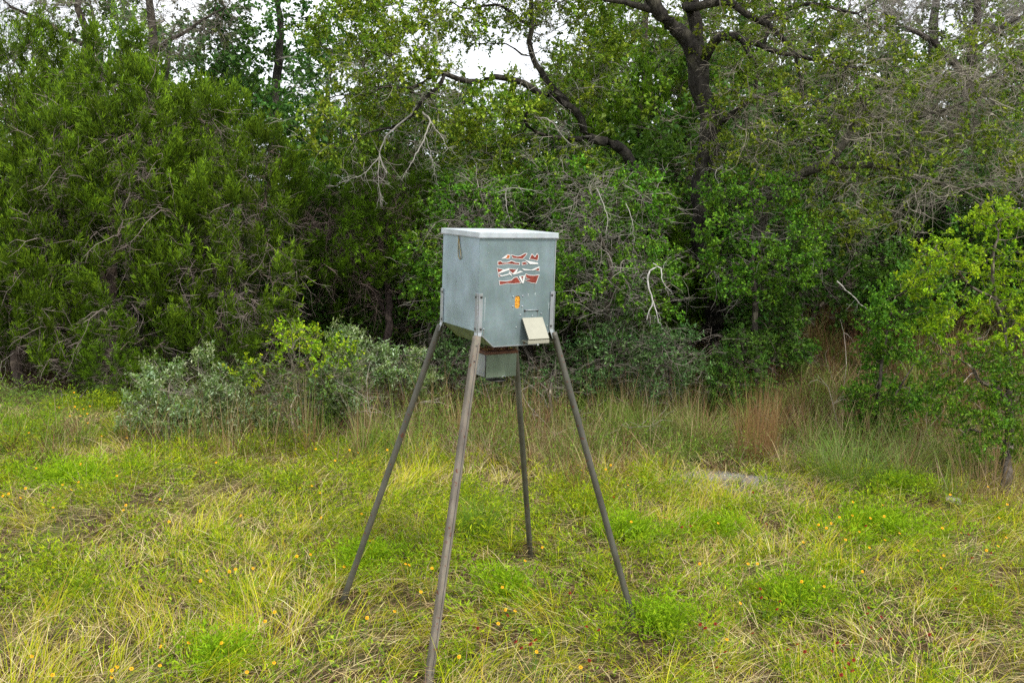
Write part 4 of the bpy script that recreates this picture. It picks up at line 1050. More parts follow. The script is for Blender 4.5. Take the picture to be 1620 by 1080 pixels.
red = [(540, 720, 3, "635,812 918,873 930,885 893,905 838,895 1226,838 1265,645 1073,648 785,118 1290,195 1165,967 1530,300 805,765 1170,820"),
       (1080, 720, 3, "327,172 408,330 15,330 38,338 885,338 371,638 407,668 455,697 460,737 135,805 148,797 893,728 877,758 955,773 917,822 770,880 750,903 725,936 810,947 785,987 770,1020 788,1016 827,1033 490,928 533,903 597,911 192,940 150,1015 1077,222 1362,378 1470,467 1393,492 1370,580 1460,613 1295,630 1182,830 937,877 1380,882 87,780 313,848")]
hts = {id(m): max(v.co.z for v in m.vertices) for m in YF + RF}
def plant(sets, meshes, name, label, cat, group):
    for ox, oy, sc, txt in sets:
        for q in txt.split():
            a, b_ = map(float, q.split(',')); px, py = ox + a / sc, oy + b_ / sc
            me = random.choice(meshes); h = hts[id(me)]
            d = ray(px, py); d = d / d[1]; ys = np.linspace(4, 30, 4000); zz = CAM_H + d[2] * ys
            yy = ys[np.argmax(zz < H(d[0] * ys, ys) + h)]
            o = bpy.data.objects.new(name, me); C.objects.link(o)
            xx = d[0] * yy; o.location = (xx, yy, float(H(xx, yy))); o.rotation_euler = (0, 0, random.uniform(-.6, .6))
            where = ('growing by itself left of the shrubs under the junipers' if py < 712 and px < 330 else 'at the foot of the leafy shrubs left of the feeder' if py < 770 and 330 <= px < 640 else
                     'far left in the clearing, level with the feeder legs' if px < 330 and py < 900 else 'in the nearest grass at the lower left' if px < 520 and py >= 900 else
                     'between the left leg and the shrubs' if px < 540 else 'among the four feeder legs' if px < 1010 and py < 960 else 'in the nearest grass in front of the feeder' if px < 1010 else
                     'in the nearest grass at the lower right' if py >= 960 else 'around the bright weeds below the big bunch grass' if px < 1450 and px > 1280 else
                     'near the pale stone and the right-edge tree' if px >= 1450 else 'in the grass between the right leg and the bare patch')
            tag(o, label % where, cat, group % where)
plant(yel, YF, 'yellow_wildflower', 'orange-yellow wildflower %s', 'flower', 'orange-yellow wildflowers %s')
plant(red, RF, 'red_wildflower', 'dark red wildflower %s', 'flower', 'dark red wildflowers %s')

# ---- pale dead branches
def branch_mesh(name, polys, col, parent=None, twigs=0, mat=None, origin=None):
    bb = Buf(); o0 = np.zeros(3) if origin is None else origin
    for l in polys:
        c = catmull(l, 0.05); c[:, :3] += (np.stack([vnoise(c[:, 2] * 9, c[:, 0] * 9, 1.5, s, 2) for s in (4, 5, 6)], 1) - .5) * 0.035
        p = c[:, :3] - o0; d = unit(np.gradient(p, axis=0))
        tubes(bb, p[:-1], p[1:], c[:-1, 3], c[1:, 3], d[:-1], d[1:], np.asarray(col), 6)
        if twigs:
            k = rng.integers(len(p) // 4, len(p), twigs)
            twig_thicket(bb, p[k], d[k] * .6 + rand_unit(twigs) * .9, rng.uniform(.12, .32, twigs), np.full(twigs, .0035), np.asarray(col), 3, -.15)
    return bb.build(name, mat or M_DRY, parent, smooth_=True)
def dead_thing(label, polys, col, twigs=0, group='pale dead branches in front of the thicket'):
    o0 = polys[0][0][:3].copy(); o = branch_mesh('dead_branch', polys, col, None, twigs, origin=o0); o.location = o0
    return tag(o, label, 'dead branch', group)
dead_thing('bleached wishbone-shaped dead branch hanging in the shrubs right of the feeder box',
    [limb((1033, 415, 12.5, .004), (1040, 421, 12.5, .010), (1028, 428, 12.5, .012), (1026, 450, 12.5, .012), (1032, 478, 12.5, .010), (1027, 492, 12.5, .007), (1022, 505, 12.5, .004)),
     limb((1032, 475, 12.5, .010), (1037, 492, 12.5, .008), (1041, 510, 12.5, .005)), limb((1040, 421, 12.5, .009), (1046, 424, 12.45, .008), (1047, 440, 12.4, .006), (1053, 453, 12.4, .003))], (.50, .48, .45), 3)
dead_thing('brown bent dead bough leaning across the large oak trunk',
    [limb((1055, 455, 13.6, .012), (1085, 435, 13.7, .018), (1105, 422, 13.8, .024), (1122, 402, 13.9, .02))], (.24, .20, .16), 3)
dead_thing('short pale forked dead twig beside the foot of the large oak trunk',
    [limb((1118, 440, 13.5, .004), (1128, 425, 13.5, .007), (1137, 420, 13.5, .006)), limb((1128, 425, 13.5, .006), (1133, 440, 13.5, .003))], (.42, .40, .37), 3)
dead_thing('thin white dead stick slanting down over the grass of the right slope',
    [limb((1325, 445, 13.2, .010), (1350, 470, 13.2, .008), (1380, 497, 13.2, .004))], (.42, .40, .36), 3)
dead_thing('pale curved dead stick lying below the silvery shrubs', [limb((348, 752, 10.7, .004), (357, 738, 10.75, .006), (362, 722, 10.8, .003))], (.45, .44, .38), 1)
oak = [o for o in C.objects if o.get('label', '').startswith('live oak with dark bare limbs')][0]
oo = np.array(oak.location)
for polys in ([limb((658, 168, 13.7, .016), (640, 190, 13.6, .013), (612, 215, 13.5, .011), (601, 247, 13.5, .009), (612, 275, 13.4, .005)), limb((601, 247, 13.5, .006), (575, 275, 13.4, .005), (540, 288, 13.4, .003)), limb((601, 247, 13.5, .006), (598, 280, 13.4, .004), (603, 315, 13.4, .002))],
              [limb((668, 178, 13.7, .014), (680, 190, 13.6, .012), (672, 215, 13.5, .010), (655, 250, 13.4, .008), (635, 285, 13.4, .004)), limb((680, 190, 13.6, .008), (698, 215, 13.5, .006), (708, 235, 13.5, .003)), limb((672, 215, 13.5, .006), (682, 245, 13.5, .004), (688, 275, 13.4, .002))],
              [limb((845, 185, 14.3, .012), (870, 190, 14.2, .010), (890, 215, 14.2, .007), (905, 230, 14.1, .003))]):
    o = branch_mesh('dead_limb', polys, (.36, .335, .30), oak, 14, origin=oo); o['label'] = 'pale bare dead limb with fine twigs'
for polys, lab in (([limb((945, 300, 13.4, .006), (960, 340, 13.2, .005), (958, 370, 13.1, .003))], 'pale twig drooping under the arching oak limb right of the feeder box'),
                   ([limb((990, 320, 13.4, .006), (1000, 350, 13.2, .004), (1002, 375, 13.2, .002))], 'pale twig hanging straight above the bleached wishbone branch'),
                   ([limb((1165, 275, 14, .009), (1150, 262, 13.9, .007), (1132, 273, 13.8, .005), (1140, 300, 13.8, .003))], 'pale hooked dead twig beside the large oak trunk'),
                   ([limb((800, 298, 13.4, .006), (802, 330, 13.3, .005), (806, 350, 13.3, .003)), limb((770, 310, 13.4, .005), (805, 298, 13.3, .005), (840, 300, 13.3, .003))], 'pale drooping twigs just above the feeder lid')):
    dead_thing(lab, polys, (.36, .34, .30), 9)


# ------------------------------------------------------------------ the feeder
import bmesh
YAW, WF, WS, ZT, HB, HL, CH, CHZ = 0.5324, 0.61, 0.5604, 2.8877, 0.6785, 0.0397, 0.1262, 0.1111
E1 = np.array([math.cos(YAW), math.sin(YAW), 0]); E2 = np.array([-math.sin(YAW), math.cos(YAW), 0])
O = np.array([-0.2385, 6.3616, 0]) + E1 * WF / 2 + E2 * WS / 2
FT = empty('deer_feeder', tuple(O), 'galvanised metal deer feeder box on four splayed pipe legs in the clearing', 'deer feeder', None, YAW)
def loc(w): w = np.asarray(w) - O; return np.array([w @ E1, w @ E2, w[2]])
def on_plane(px, py, yl, axis=1):
    """local point where the ray through a photo point meets local plane y = yl (axis 1) or x = yl (axis 0)"""
    d = ray(px, py); c = loc((0, 0, CAM_H)); dl = np.array([d @ E1, d @ E2, d[2]])
    return c + dl * ((yl - c[axis]) / dl[axis])

def mat_metal(name, base, dark, streak=0.5, metallic=0.55, rough=0.48, rust=0.0, scale=6):
    m, t, b = mat_new(name); L = t.links.new
    tc = t.nodes.new('ShaderNodeTexCoord'); mp = t.nodes.new('ShaderNodeMapping'); mp.inputs['Scale'].default_value = (1, 1, .18)
    n1 = t.nodes.new('ShaderNodeTexNoise'); n1.inputs['Scale'].default_value = scale * 2.2; n1.inputs['Detail'].default_value = 6; n1.inputs['Roughness'].default_value = .6
    n2 = t.nodes.new('ShaderNodeTexNoise'); n2.inputs['Scale'].default_value = scale; n2.inputs['Detail'].default_value = 5
    vo = t.nodes.new('ShaderNodeTexVoronoi'); vo.inputs['Scale'].default_value = 70
    n3 = t.nodes.new('ShaderNodeTexNoise'); n3.inputs['Scale'].default_value = 30; n3.inputs['Detail'].default_value = 6
    L(tc.outputs['Object'], mp.inputs[0]); L(mp.outputs[0], n1.inputs['Vector'])
    for q in (n2, vo, n3): L(tc.outputs['Object'], q.inputs['Vector'])
    r1 = t.nodes.new('ShaderNodeValToRGB'); e = r1.color_ramp.elements
    e[0].position = .32; e[0].color = (*dark, 1); e[1].position = .66; e[1].color = (*base, 1)
    L(n1.outputs['Fac'], r1.inputs[0])
    r2 = t.nodes.new('ShaderNodeValToRGB'); e = r2.color_ramp.elements
    e[0].position = .35; e[0].color = (.88, .90, .88, 1); e[1].position = .68; e[1].color = (1.1, 1.1, 1.11, 1); L(n2.outputs['Fac'], r2.inputs[0])
    m1 = t.nodes.new('ShaderNodeMix'); m1.data_type = 'RGBA'; m1.blend_type = 'MULTIPLY'; m1.inputs[0].default_value = 1
    L(r1.outputs[0], m1.inputs[6]); L(r2.outputs[0], m1.inputs[7])
    # spangle
    m2 = t.nodes.new('ShaderNodeMix'); m2.data_type = 'RGBA'; m2.blend_type = 'OVERLAY'; m2.inputs[0].default_value = .035
    L(m1.outputs[2], m2.inputs[6]); L(vo.outputs['Color'], m2.inputs[7])
    out = m2.outputs[2]
    if rust:
        r3 = t.nodes.new('ShaderNodeValToRGB'); e = r3.color_ramp.elements
        e[0].position = 1 - rust; e[0].color = (0, 0, 0, 1); e[1].position = min(1, 1.06 - rust); e[1].color = (1, 1, 1, 1); L(n3.outputs['Fac'], r3.inputs[0])
        m3 = t.nodes.new('ShaderNodeMix'); m3.data_type = 'RGBA'; m3.inputs[7].default_value = (.13, .045, .022, 1)
        L(r3.outputs[0], m3.inputs[0]); L(out, m3.inputs[6]); out = m3.outputs[2]
    L(out, b.inputs['Base Color']); b.inputs['Metallic'].default_value = metallic
    rr = t.nodes.new('ShaderNodeMapRange'); rr.inputs['To Min'].default_value = rough - .1; rr.inputs['To Max'].default_value = rough + .14
    L(n2.outputs['Fac'], rr.inputs[0]); L(rr.outputs[0], b.inputs['Roughness'])
    bp = t.nodes.new('ShaderNodeBump'); bp.inputs['Strength'].default_value = .22; bp.inputs['Distance'].default_value = .012
    L(n2.outputs['Fac'], bp.inputs['Height']); L(bp.outputs[0], b.inputs['Normal'])
    return m
M_GALV = mat_metal('galvanised_sheet', (.255, .325, .335), (.21, .275, .28))
M_GALV2 = mat_metal('bright_galvanised', (.46, .48, .49), (.33, .345, .36), rough=.42)
M_LID = mat_metal('chalky_lid', (.62, .665, .69), (.52, .56, .59), rough=.45, metallic=.5)
M_SIDE = mat_metal('sky_tinted_side_sheet', (.42, .52, .57), (.36, .45, .50), rough=.42, metallic=.6)  # sky reflection on the side panels put into a lighter, bluer base colour
M_GREEN = mat_metal('algae_stained_sheet', (.20, .25, .18), (.14, .18, .12), metallic=.35, rough=.6)
M_LEG = mat_metal('weathered_pipe', (.125, .12, .095), (.07, .065, .05), metallic=.4, rough=.55, rust=.37)
M_LEGW = mat_metal('pale_weathered_pipe', (.23, .195, .15), (.11, .09, .07), metallic=.2, rough=.65, rust=.38)
M_RUST = mat_metal('rusty_sheet', (.17, .075, .04), (.075, .035, .022), metallic=.1, rough=.85)
M_BOLT = mat_metal('dark_bolt', (.09, .085, .08), (.05, .045, .04), metallic=.6, rough=.5)
def plain(name, col, rough=.5, metallic=0.0, nscale=25, var=.2):
    m, t, b = mat_new(name); n = t.nodes.new('ShaderNodeTexNoise'); n.inputs['Scale'].default_value = nscale; n.inputs['Detail'].default_value = 5
    tc = t.nodes.new('ShaderNodeTexCoord'); t.links.new(tc.outputs['Object'], n.inputs['Vector'])
    r = t.nodes.new('ShaderNodeValToRGB'); c = np.array(col)
    r.color_ramp.elements[0].position = .3; r.color_ramp.elements[0].color = (*(c * (1 - var)), 1)
    r.color_ramp.elements[1].position = .7; r.color_ramp.elements[1].color = (*(np.minimum(c * (1 + var), 1)), 1)
    t.links.new(n.outputs['Fac'], r.inputs[0]); t.links.new(r.outputs[0], b.inputs['Base Color'])
    b.inputs['Roughness'].default_value = rough; b.inputs['Metallic'].default_value = metallic; return m
M_CREAM = plain('cream_plastic', (.33, .32, .245), .45, var=.06)
M_SLOT = plain('dark_slot', (.02, .02, .02), .8)
M_WHITE = plain('torn_vinyl_white', (.70, .69, .66), .5, var=.08)
M_REDV = plain('faded_red_vinyl', (.22, .035, .018), .5, nscale=40, var=.4)
M_BRASS = plain('brass_wire', (.30, .24, .12), .4, .7)
def mat_corn():
    m, t, b = mat_new('yellow_corn'); v = t.nodes.new('ShaderNodeTexVoronoi'); v.inputs['Scale'].default_value = 110
    tc = t.nodes.new('ShaderNodeTexCoord'); t.links.new(tc.outputs['Object'], v.inputs['Vector'])
    r = t.nodes.new('ShaderNodeValToRGB'); e = r.color_ramp.elements
    e[0].position = .05; e[0].color = (.90, .52, .04, 1); e[1].position = .75; e[1].color = (.55, .18, .01, 1)
    t.links.new(v.outputs['Distance'], r.inputs[0]); t.links.new(r.outputs[0], b.inputs['Base Color']); b.inputs['Roughness'].default_value = .35
    bp = t.nodes.new('ShaderNodeBump'); bp.invert = True; bp.inputs['Strength'].default_value = .8; bp.inputs['Distance'].default_value = .006
    t.links.new(v.outputs['Distance'], bp.inputs['Height']); t.links.new(bp.outputs[0], b.inputs['Normal']); return m
M_CORN = mat_corn()

def fin(bm, name, mat, parent=FT, bev=0.0, smooth=False):
    bmesh.ops.recalc_face_normals(bm, faces=bm.faces)
    if bev: bmesh.ops.bevel(bm, geom=[e for e in bm.edges if e.calc_face_angle(0) > .6], offset=bev, segments=2, affect='EDGES', profile=.6)
    me = bpy.data.meshes.new(name); bm.to_mesh(me); bm.free(); me.materials.append(mat)
    if smooth:
        for p in me.polygons: p.use_smooth = True
    o = bpy.data.objects.new(name, me); C.objects.link(o); o.parent = parent
    return o
def plate(name, pts, off, mat, parent=FT, bev=0.0):
    """flat polygon pts (local) thickened by the vector off"""
    bm = bmesh.new(); a = [bm.verts.new(Vector(p)) for p in pts]; b_ = [bm.verts.new(Vector(np.asarray(p) + np.asarray(off))) for p in pts]
    bm.faces.new(a); bm.faces.new(b_[::-1]); n = len(pts)
    for k in range(n): bm.faces.new((a[k], a[(k + 1) % n], b_[(k + 1) % n], b_[k]))
    return fin(bm, name, mat, parent, bev)
def box(name, lo, hi, mat, parent=FT, bev=0.002):
    (x0, y0, z0), (x1, y1, z1) = lo, hi
    return plate(name, [(x0, y0, z0), (x1, y0, z0), (x1, y1, z0), (x0, y1, z0)], (0, 0, z1 - z0), mat, parent, bev)
def pipe(name, path, radii, mat, parent=FT, n=16, square=0.0, cap=True):
    bm = bmesh.new(); rings = []; path = [np.asarray(p, float) for p in path]
    for k, p in enumerate(path):
        d = unit((path[min(k + 1, len(path) - 1)] - path[max(k - 1, 0)])); u = unit(np.cross(d, [0, 1, 0.01]) if abs(d[1]) < .9 else np.cross(d, [1, 0, 0])); w = np.cross(d, u)
        ring = []
        for q in range(n):
            a = 2 * math.pi * q / n + math.pi / 4; ca, sa = math.cos(a), math.sin(a)
            s = 1.0
            if square: s = (1 - square) + square / max(abs(math.cos(a - math.pi / 4 + math.pi / 4)), abs(sa)) * .92
            ring.append(bm.verts.new(Vector(p + (u * ca + w * sa) * radii[k] * s)))
        rings.append(ring)
    for a, b_ in zip(rings, rings[1:]):
        for q in range(n): bm.faces.new((a[q], a[(q + 1) % n], b_[(q + 1) % n], b_[q]))
    if cap: bm.faces.new(rings[0]); bm.faces.new(rings[-1][::-1])
    o = fin(bm, name, mat, parent, smooth=True)
    return o
def bolt(p, nrm, r=.008, mat=None, parent=FT, h=.006):
    p = np.asarray(p, float); nrm = unit(np.asarray(nrm, float))
    o = pipe('bolt', [p - nrm * .001, p + nrm * h * .6, p + nrm * h], [r, r, r * .6], mat or M_BOLT, parent, 8)
    return o

hw, hd = WF / 2, WS / 2
ZB = ZT - HB; ZC = ZB - CHZ; T = .0025
fr = [(-hw, -hd, ZT - .012), (hw, -hd, ZT - .012), (hw, -hd, ZB), (hw - CH, -hd, ZC), (-hw + CH, -hd, ZC), (-hw, -hd, ZB)]
# front sheet with a real slot for the corn window
w0 = on_plane(818.6, 477.5, -hd); wr, wh = .0215, .046
bm = bmesh.new()
slot = []
for k in range(20):
    a = 2 * math.pi * k / 20; cy = (wh - wr) * (1 if math.sin(a) >= 0 else -1)
    slot.append((w0[0] + wr * math.cos(a), -hd, w0[2] + wr * math.sin(a) + cy))
from mathutils.geometry import delaunay_2d_cdt
vin = [Vector((p[0], p[2])) for p in fr] + [Vector((p[0], p[2])) for p in slot]
ed = [(k, (k + 1) % 6) for k in range(6)] + [(6 + k, 6 + (k + 1) % 20) for k in range(20)]
vo_, eo_, fo_, _, _, _ = delaunay_2d_cdt(vin, ed, [], 1, 1e-6)
def in_slot(c): return abs(c[0] - w0[0]) < wr * .9 and abs(c[1] - w0[2]) < wh * .9
vv = [bm.verts.new((p.x, -hd, p.y)) for p in vo_]
for f in fo_:
    c = sum((vo_[q] for q in f), Vector((0, 0))) / len(f)
    if not in_slot(c): bm.faces.new([vv[q] for q in f])
ext = bmesh.ops.extrude_face_region(bm, geom=list(bm.faces))
for v in [g_ for g_ in ext['geom'] if isinstance(g_, bmesh.types.BMVert)]: v.co.y += T
fp = fin(bm, 'front_panel', M_GALV); fp['label'] = 'grey-green front sheet with peeled decal and small corn window'
plate('back_panel', [(x_, hd, z_) for x_, _, z_ in fr], (0, -T, 0), M_GALV)
for s in (-1, 1):
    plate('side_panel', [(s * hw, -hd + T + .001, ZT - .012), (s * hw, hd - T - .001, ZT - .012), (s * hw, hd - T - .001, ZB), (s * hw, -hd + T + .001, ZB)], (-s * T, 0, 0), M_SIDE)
    plate('sloped_panel', [(s * (hw - .0005), -hd + T + .001, ZB - .0005), (s * (hw - .0005), hd - T - .001, ZB - .0005), (s * (hw - CH), hd - T - .001, ZC), (s * (hw - CH), -hd + T + .001, ZC)], (-s * T * .6, 0, T), M_GREEN)
plate('bottom_panel', [(-hw + CH + .004, -hd + T + .001, ZC), (hw - CH - .004, -hd + T + .001, ZC), (hw - CH - .004, hd - T - .001, ZC), (-hw + CH + .004, hd - T - .001, ZC)], (0, 0, T), M_GREEN)
# folded hems: thin rims along the front sheet's lower edges and corners
def strip(a, b_, w, name='hem'):
    a = np.array(a, float); b_ = np.array(b_, float); d = unit(b_ - a); n_ = np.cross(d, [0, 1, 0]) * w
    return plate(name, [a, b_, b_ + n_, a + n_], (0, -.0028, 0), M_GALV2)
yf = -hd - .0004
strip((-hw, yf, ZB), (-hw + CH, yf, ZC), .007); strip((-hw + CH, yf, ZC), (hw - CH, yf, ZC), .007); strip((hw - CH, yf, ZC), (hw, yf, ZB), .007)
strip((hw, yf, ZB + .01), (hw, yf, ZT - .05), .006)
# lid: shallow pan with turned-down lip and slightly crowned top
lo_ = .012
bm = bmesh.new(); a_ = hw + lo_; b_ = hd + lo_
v0 = [bm.verts.new(v) for v in ((-a_, -b_, ZT - HL), (a_, -b_, ZT - HL), (a_, b_, ZT - HL), (-a_, b_, ZT - HL))]
v1 = [bm.verts.new(v) for v in ((-a_, -b_, ZT), (a_, -b_, ZT), (a_, b_, ZT), (-a_, b_, ZT))]
vi = [bm.verts.new(v) for v in ((-a_ + T, -b_ + T, ZT - HL), (a_ - T, -b_ + T, ZT - HL), (a_ - T, b_ - T, ZT - HL), (-a_ + T, b_ - T, ZT - HL))]
vj = [bm.verts.new(v) for v in ((-a_ + T, -b_ + T, ZT - T), (a_ - T, -b_ + T, ZT - T), (a_ - T, b_ - T, ZT - T), (-a_ + T, b_ - T, ZT - T))]
ct = bm.verts.new((0, 0, ZT + .010))
for k in range(4):
    q = (k + 1) % 4
    bm.faces.new((v0[k], v0[q], v1[q], v1[k])); bm.faces.new((v1[k], v1[q], ct)); bm.faces.new((v0[k], vi[k], vi[q], v0[q])); bm.faces.new((vi[k], vj[k], vj[q], vi[q]))
bm.faces.new(vj)
lid = fin(bm, 'lid', M_LID, bev=.0025)
for s in (-1, 1):
    pass
box('lid_hem', (-a_ - .0015, -b_ - .0025, ZT - HL), (a_ + .0015, -b_ - .0002, ZT - HL + .009), M_GALV2, lid, .0008)
box('lid_hem', (-a_ - .0025, -b_ + .001, ZT - HL), (-a_ - .0002, b_, ZT - HL + .009), M_GALV2, lid, .0008)

# legs and corner brackets
corners = {'front': (-hw, -hd, (675, 1092)), 'right': (hw, -hd, (1008, 996)), 'back': (hw, hd, (840, 883)), 'left': (-hw, hd, (539, 956))}
for nm, (cx, cy, foot) in corners.items():
    sx, sy = math.copysign(1, cx), math.copysign(1, cy)
    gw = G(*foot); f_ = loc(gw) - np.array([0, 0, .03])
    zt_ = ZB - .018; top = np.array([cx + sx * .012, cy + sy * .012, zt_]); d = unit(f_ - top)
    ztop = ZB + .265 if nm != 'left' else ZB + .245
    # angle bracket: two flat leaves hugging the corner, bent outwards below the box into the pipe
    g_ = .0032
    def leaf(ax):
        w_ = .032
        if ax == 0: p0 = np.array([cx, cy + sy * g_, 0]); wv = np.array([-sx * w_, 0, 0]); th_ = np.array([0, sy * .0045, 0])
        else: p0 = np.array([cx + sx * g_, cy + sy * (g_ + .0045), 0]); wv = np.array([0, -sy * (w_ + .0077), 0]); th_ = np.array([sx * .0045, 0, 0])
        bm = bmesh.new(); rows = []
        for z_, sh in ((ztop, 0), (ZB + .03, 0), (ZB - .005, 0.0), (None, 1)):
            if z_ is None: c0 = p0 + np.array([0, 0, ZB - .005]) + d * .07; q = .62
            else: c0 = p0 + np.array([0, 0, z_]); q = 1
            off = np.zeros(3) if q == 1 else (wv * .15)
            rows.append([bm.verts.new(Vector(c0 + off + v_)) for v_ in (np.zeros(3), wv * q, wv * q + th_, th_)])
        for a, b2 in zip(rows, rows[1:]):
            for k in range(4): bm.faces.new((a[k], a[(k + 1) % 4], b2[(k + 1) % 4], b2[k]))
        bm.faces.new(rows[0]); bm.faces.new(rows[-1][::-1])
        return bm
    bm = leaf(0); me_ = bpy.data.meshes.new('t'); bm2 = leaf(1); bm2.to_mesh(me_); bm.from_mesh(me_); bm2.free(); bpy.data.meshes.remove(me_)
    brk = fin(bm, 'corner_bracket', M_GALV2, bev=.0012)
    for zz in (ztop - .025, ZB + .02):
        bolt((cx - sx * .020, cy + sy * (g_ + .0045), zz), (0, sy, 0), .0085, parent=brk)
        bolt((cx + sx * (g_ + .0045), cy - sy * .020, zz), (sx, 0, 0), .0085, parent=brk)
    top2 = np.array([cx + sx * .006, cy + sy * .006, ZB - .028])
    L_ = np.linalg.norm(f_ - top2); dd = unit(f_ - top2)
    path = [top2 + dd * L_ * t for t in (0, .012, .25, .5, .75, .965, 1)]
    if nm == 'front':
        leg = pipe('leg', path, [.024, .0255, .0255, .0255, .0255, .0255, .023], M_LEGW, n=24, square=.75); leg['label'] = 'pale weathered squarish leg nearest the camera'
        w_ = unit(np.array([1, -.25, 0])); w_ = unit(w_ - dd * (w_ @ dd))
        nn = unit(np.cross(dd, w_)); nn = nn if nn[1] < 0 else -nn
        gp = [p + w_ * .012 + nn * .0222 for p in (top2 + dd * .05, top2 + dd * (L_ - .12))]
        s_ = w_ * .0022
        tt = (733, 690); cc_ = loc((0, 0, CAM_H)); dr_ = ray(*tt); dl_ = unit(np.array([dr_ @ E1, dr_ @ E2, dr_[2]]))
        q_ = min((top2 + dd * L_ * t for t in np.linspace(0, 1, 400)), key=lambda p: np.linalg.norm(np.cross(p - cc_, dl_)))
        bolt(q_ + nn * .0225, nn, .011, M_RUST, leg, .002)
        for t in (.03, .075): bolt(top2 + dd * L_ * t + nn * .0225, nn, .007, M_BOLT, leg, .005)
        plate('seam', [gp[0] - s_, gp[0] + s_, gp[1] + s_, gp[1] - s_], nn * .0014, M_BOLT, leg)
    else:
        leg = pipe('leg', path, [.0225, .0235, .0235, .0235, .0235, .0235, .021], M_LEG, n=18)
        vw = unit(np.cross(dd, np.cross(loc((0, 0, CAM_H)) - top2, dd)))
        bolt(top2 + dd * .045 + vw * .0232, vw, .006, M_BOLT, leg, .004)

# corn window: recessed corn, clear cover, four screws
b2 = Buf()
cz = on_plane(818.6, 477.5, -hd)
box('corn', (w0[0] - .03, -hd + T + .002, w0[2] - .055), (w0[0] + .03, -hd + T + .02, w0[2] + .055), M_CORN, bev=0)
for px, py in ((811.5, 469), (826.8, 468), (811.3, 484.5), (826.2, 484.5)):
    p = on_plane(px, py, -hd); bolt(p, (0, -1, 0), .006, M_GALV2)
hA, hB_ = on_plane(830.3, 491.3, -hd), on_plane(850.2, 491, -hd)
for p in (hA, hB_): bolt(p, (0, -1, 0), .0085)
pipe('latch_bar', [hA + [0, -.006, .004], hB_ + [0, -.006, .004]], [.003, .003], M_GALV2, n=8)
for px, py in ((765.3, 520.5), (865.8, 515.5), (816.5, 517.7), (823, 498), (842, 499.5), (856, 496)):
    bolt(on_plane(px, py, -hd), (0, -1, 0), .006, M_GALV2, h=.004)
for px, py in ((772.8, 400), (770, 420), (773, 386)):
    bolt(on_plane(px, py, -hd), (0, -1, 0), .003, M_GALV2, h=.002)
bolt(on_plane(829, 542, -hd), (0, -1, 0), .007, M_RUST)

M_RUN = plain('rust_run', (.15, .12, .09), .8, nscale=60, var=.4); M_CHALK = plain('chalk_scuff', (.42, .46, .46), .7, nscale=60, var=.2)
for px, py, ln_, w_, m_ in ((765, 522, .05, .004, M_RUN), (829, 544, .012, .004, M_RUN), (830.3, 493, .03, .0025, M_RUN), (850.2, 493, .035, .0025, M_RUN), (811.5, 486, .03, .002, M_CHALK), (826.5, 486, .04, .002, M_CHALK),
                            (808, 452, .05, .003, M_RUN), (845, 450, .06, .003, M_RUN), (835, 464, .02, .006, M_CHALK), (846, 463, .015, .008, M_CHALK), (868, 478, .06, .004, M_CHALK), (767, 470, .16, .005, M_CHALK)):
    a = on_plane(px, py, -hd - .0003)
    plate('stain', [a, a + [w_, 0, -.002], a + [w_ * .6, 0, -ln_], a + [w_ * .3, 0, -ln_ * 1.05]], (0, -.0003, 0), m_, fp)
# hook hanging on the left side under the lid
hp = [on_plane(px, py, -hw - .006, 0) for px, py in ((725.6, 372), (725.2, 382), (724.8, 395), (725.2, 405), (727.6, 410), (729.3, 406), (728.2, 396), (726.4, 384), (726, 377))]
hp = catmull([np.array([*p, .0032]) for p in hp], .01)
hk = pipe('latch_hook', [p[:3] for p in hp], list(hp[:, 3]), M_BRASS, n=8)
bolt(on_plane(725.5, 373, -hw, 0), (-1, 0, 0), .008, parent=hk)
bolt(on_plane(722, 445, -hw, 0), (-1, 0, 0), .004, h=.002)

# peeled decal
def Z9(x_, y_): return on_plane(740 + x_ / 9, 360 + y_ / 9, -hd)
reds = [[(540, 432), (565, 388), (598, 392), (592, 432), (555, 440)],
        [(622, 390), (700, 412), (745, 408), (815, 370), (840, 372), (808, 412), (775, 445), (640, 430)],
        [(880, 445), (912, 380), (940, 405), (955, 425), (985, 375), (1005, 400), (990, 465), (930, 450)],
        [(430, 485), (470, 480), (490, 500), (560, 500), (590, 490), (620, 475), (680, 500), (735, 503), (728, 527), (640, 518), (560, 512), (432, 530)],
        [(775, 497), (820, 492), (845, 515), (775, 530)],
        [(418, 582), (500, 598), (480, 618), (432, 640)],
        [(585, 588), (690, 598), (640, 650), (600, 615)],
        [(940, 598), (1010, 565), (1012, 612)],
        [(430, 665), (470, 680), (440, 700)],
        [(447, 760), (540, 766), (620, 752), (660, 715), (700, 705), (750, 785), (650, 795), (560, 790), (455, 812)],
        [(755, 695), (790, 690), (770, 740)],
        [(825, 660), (870, 680), (940, 684), (1010, 675), (985, 740), (965, 790), (900, 780), (810, 750), (890, 735), (830, 715)]]
whites = [[(470, 445), (545, 392), (560, 405), (530, 438)], [(800, 455), (880, 478), (995, 500), (1000, 520), (880, 520), (850, 490)], [(500, 600), (590, 575), (580, 605), (480, 640), (430, 655), (430, 640)],
          [(690, 600), (715, 570), (690, 640), (655, 670), (600, 640), (640, 650)], [(655, 665), (740, 615), (785, 625), (700, 655)], [(760, 582), (900, 600), (1015, 552), (1012, 570), (930, 608), (800, 608)],
          [(440, 690), (580, 655), (600, 665), (480, 695)], [(575, 640), (590, 625), (625, 680), (610, 685)], [(720, 690), (740, 690), (785, 780), (765, 785)], [(790, 690), (815, 665), (790, 790), (770, 790)]]
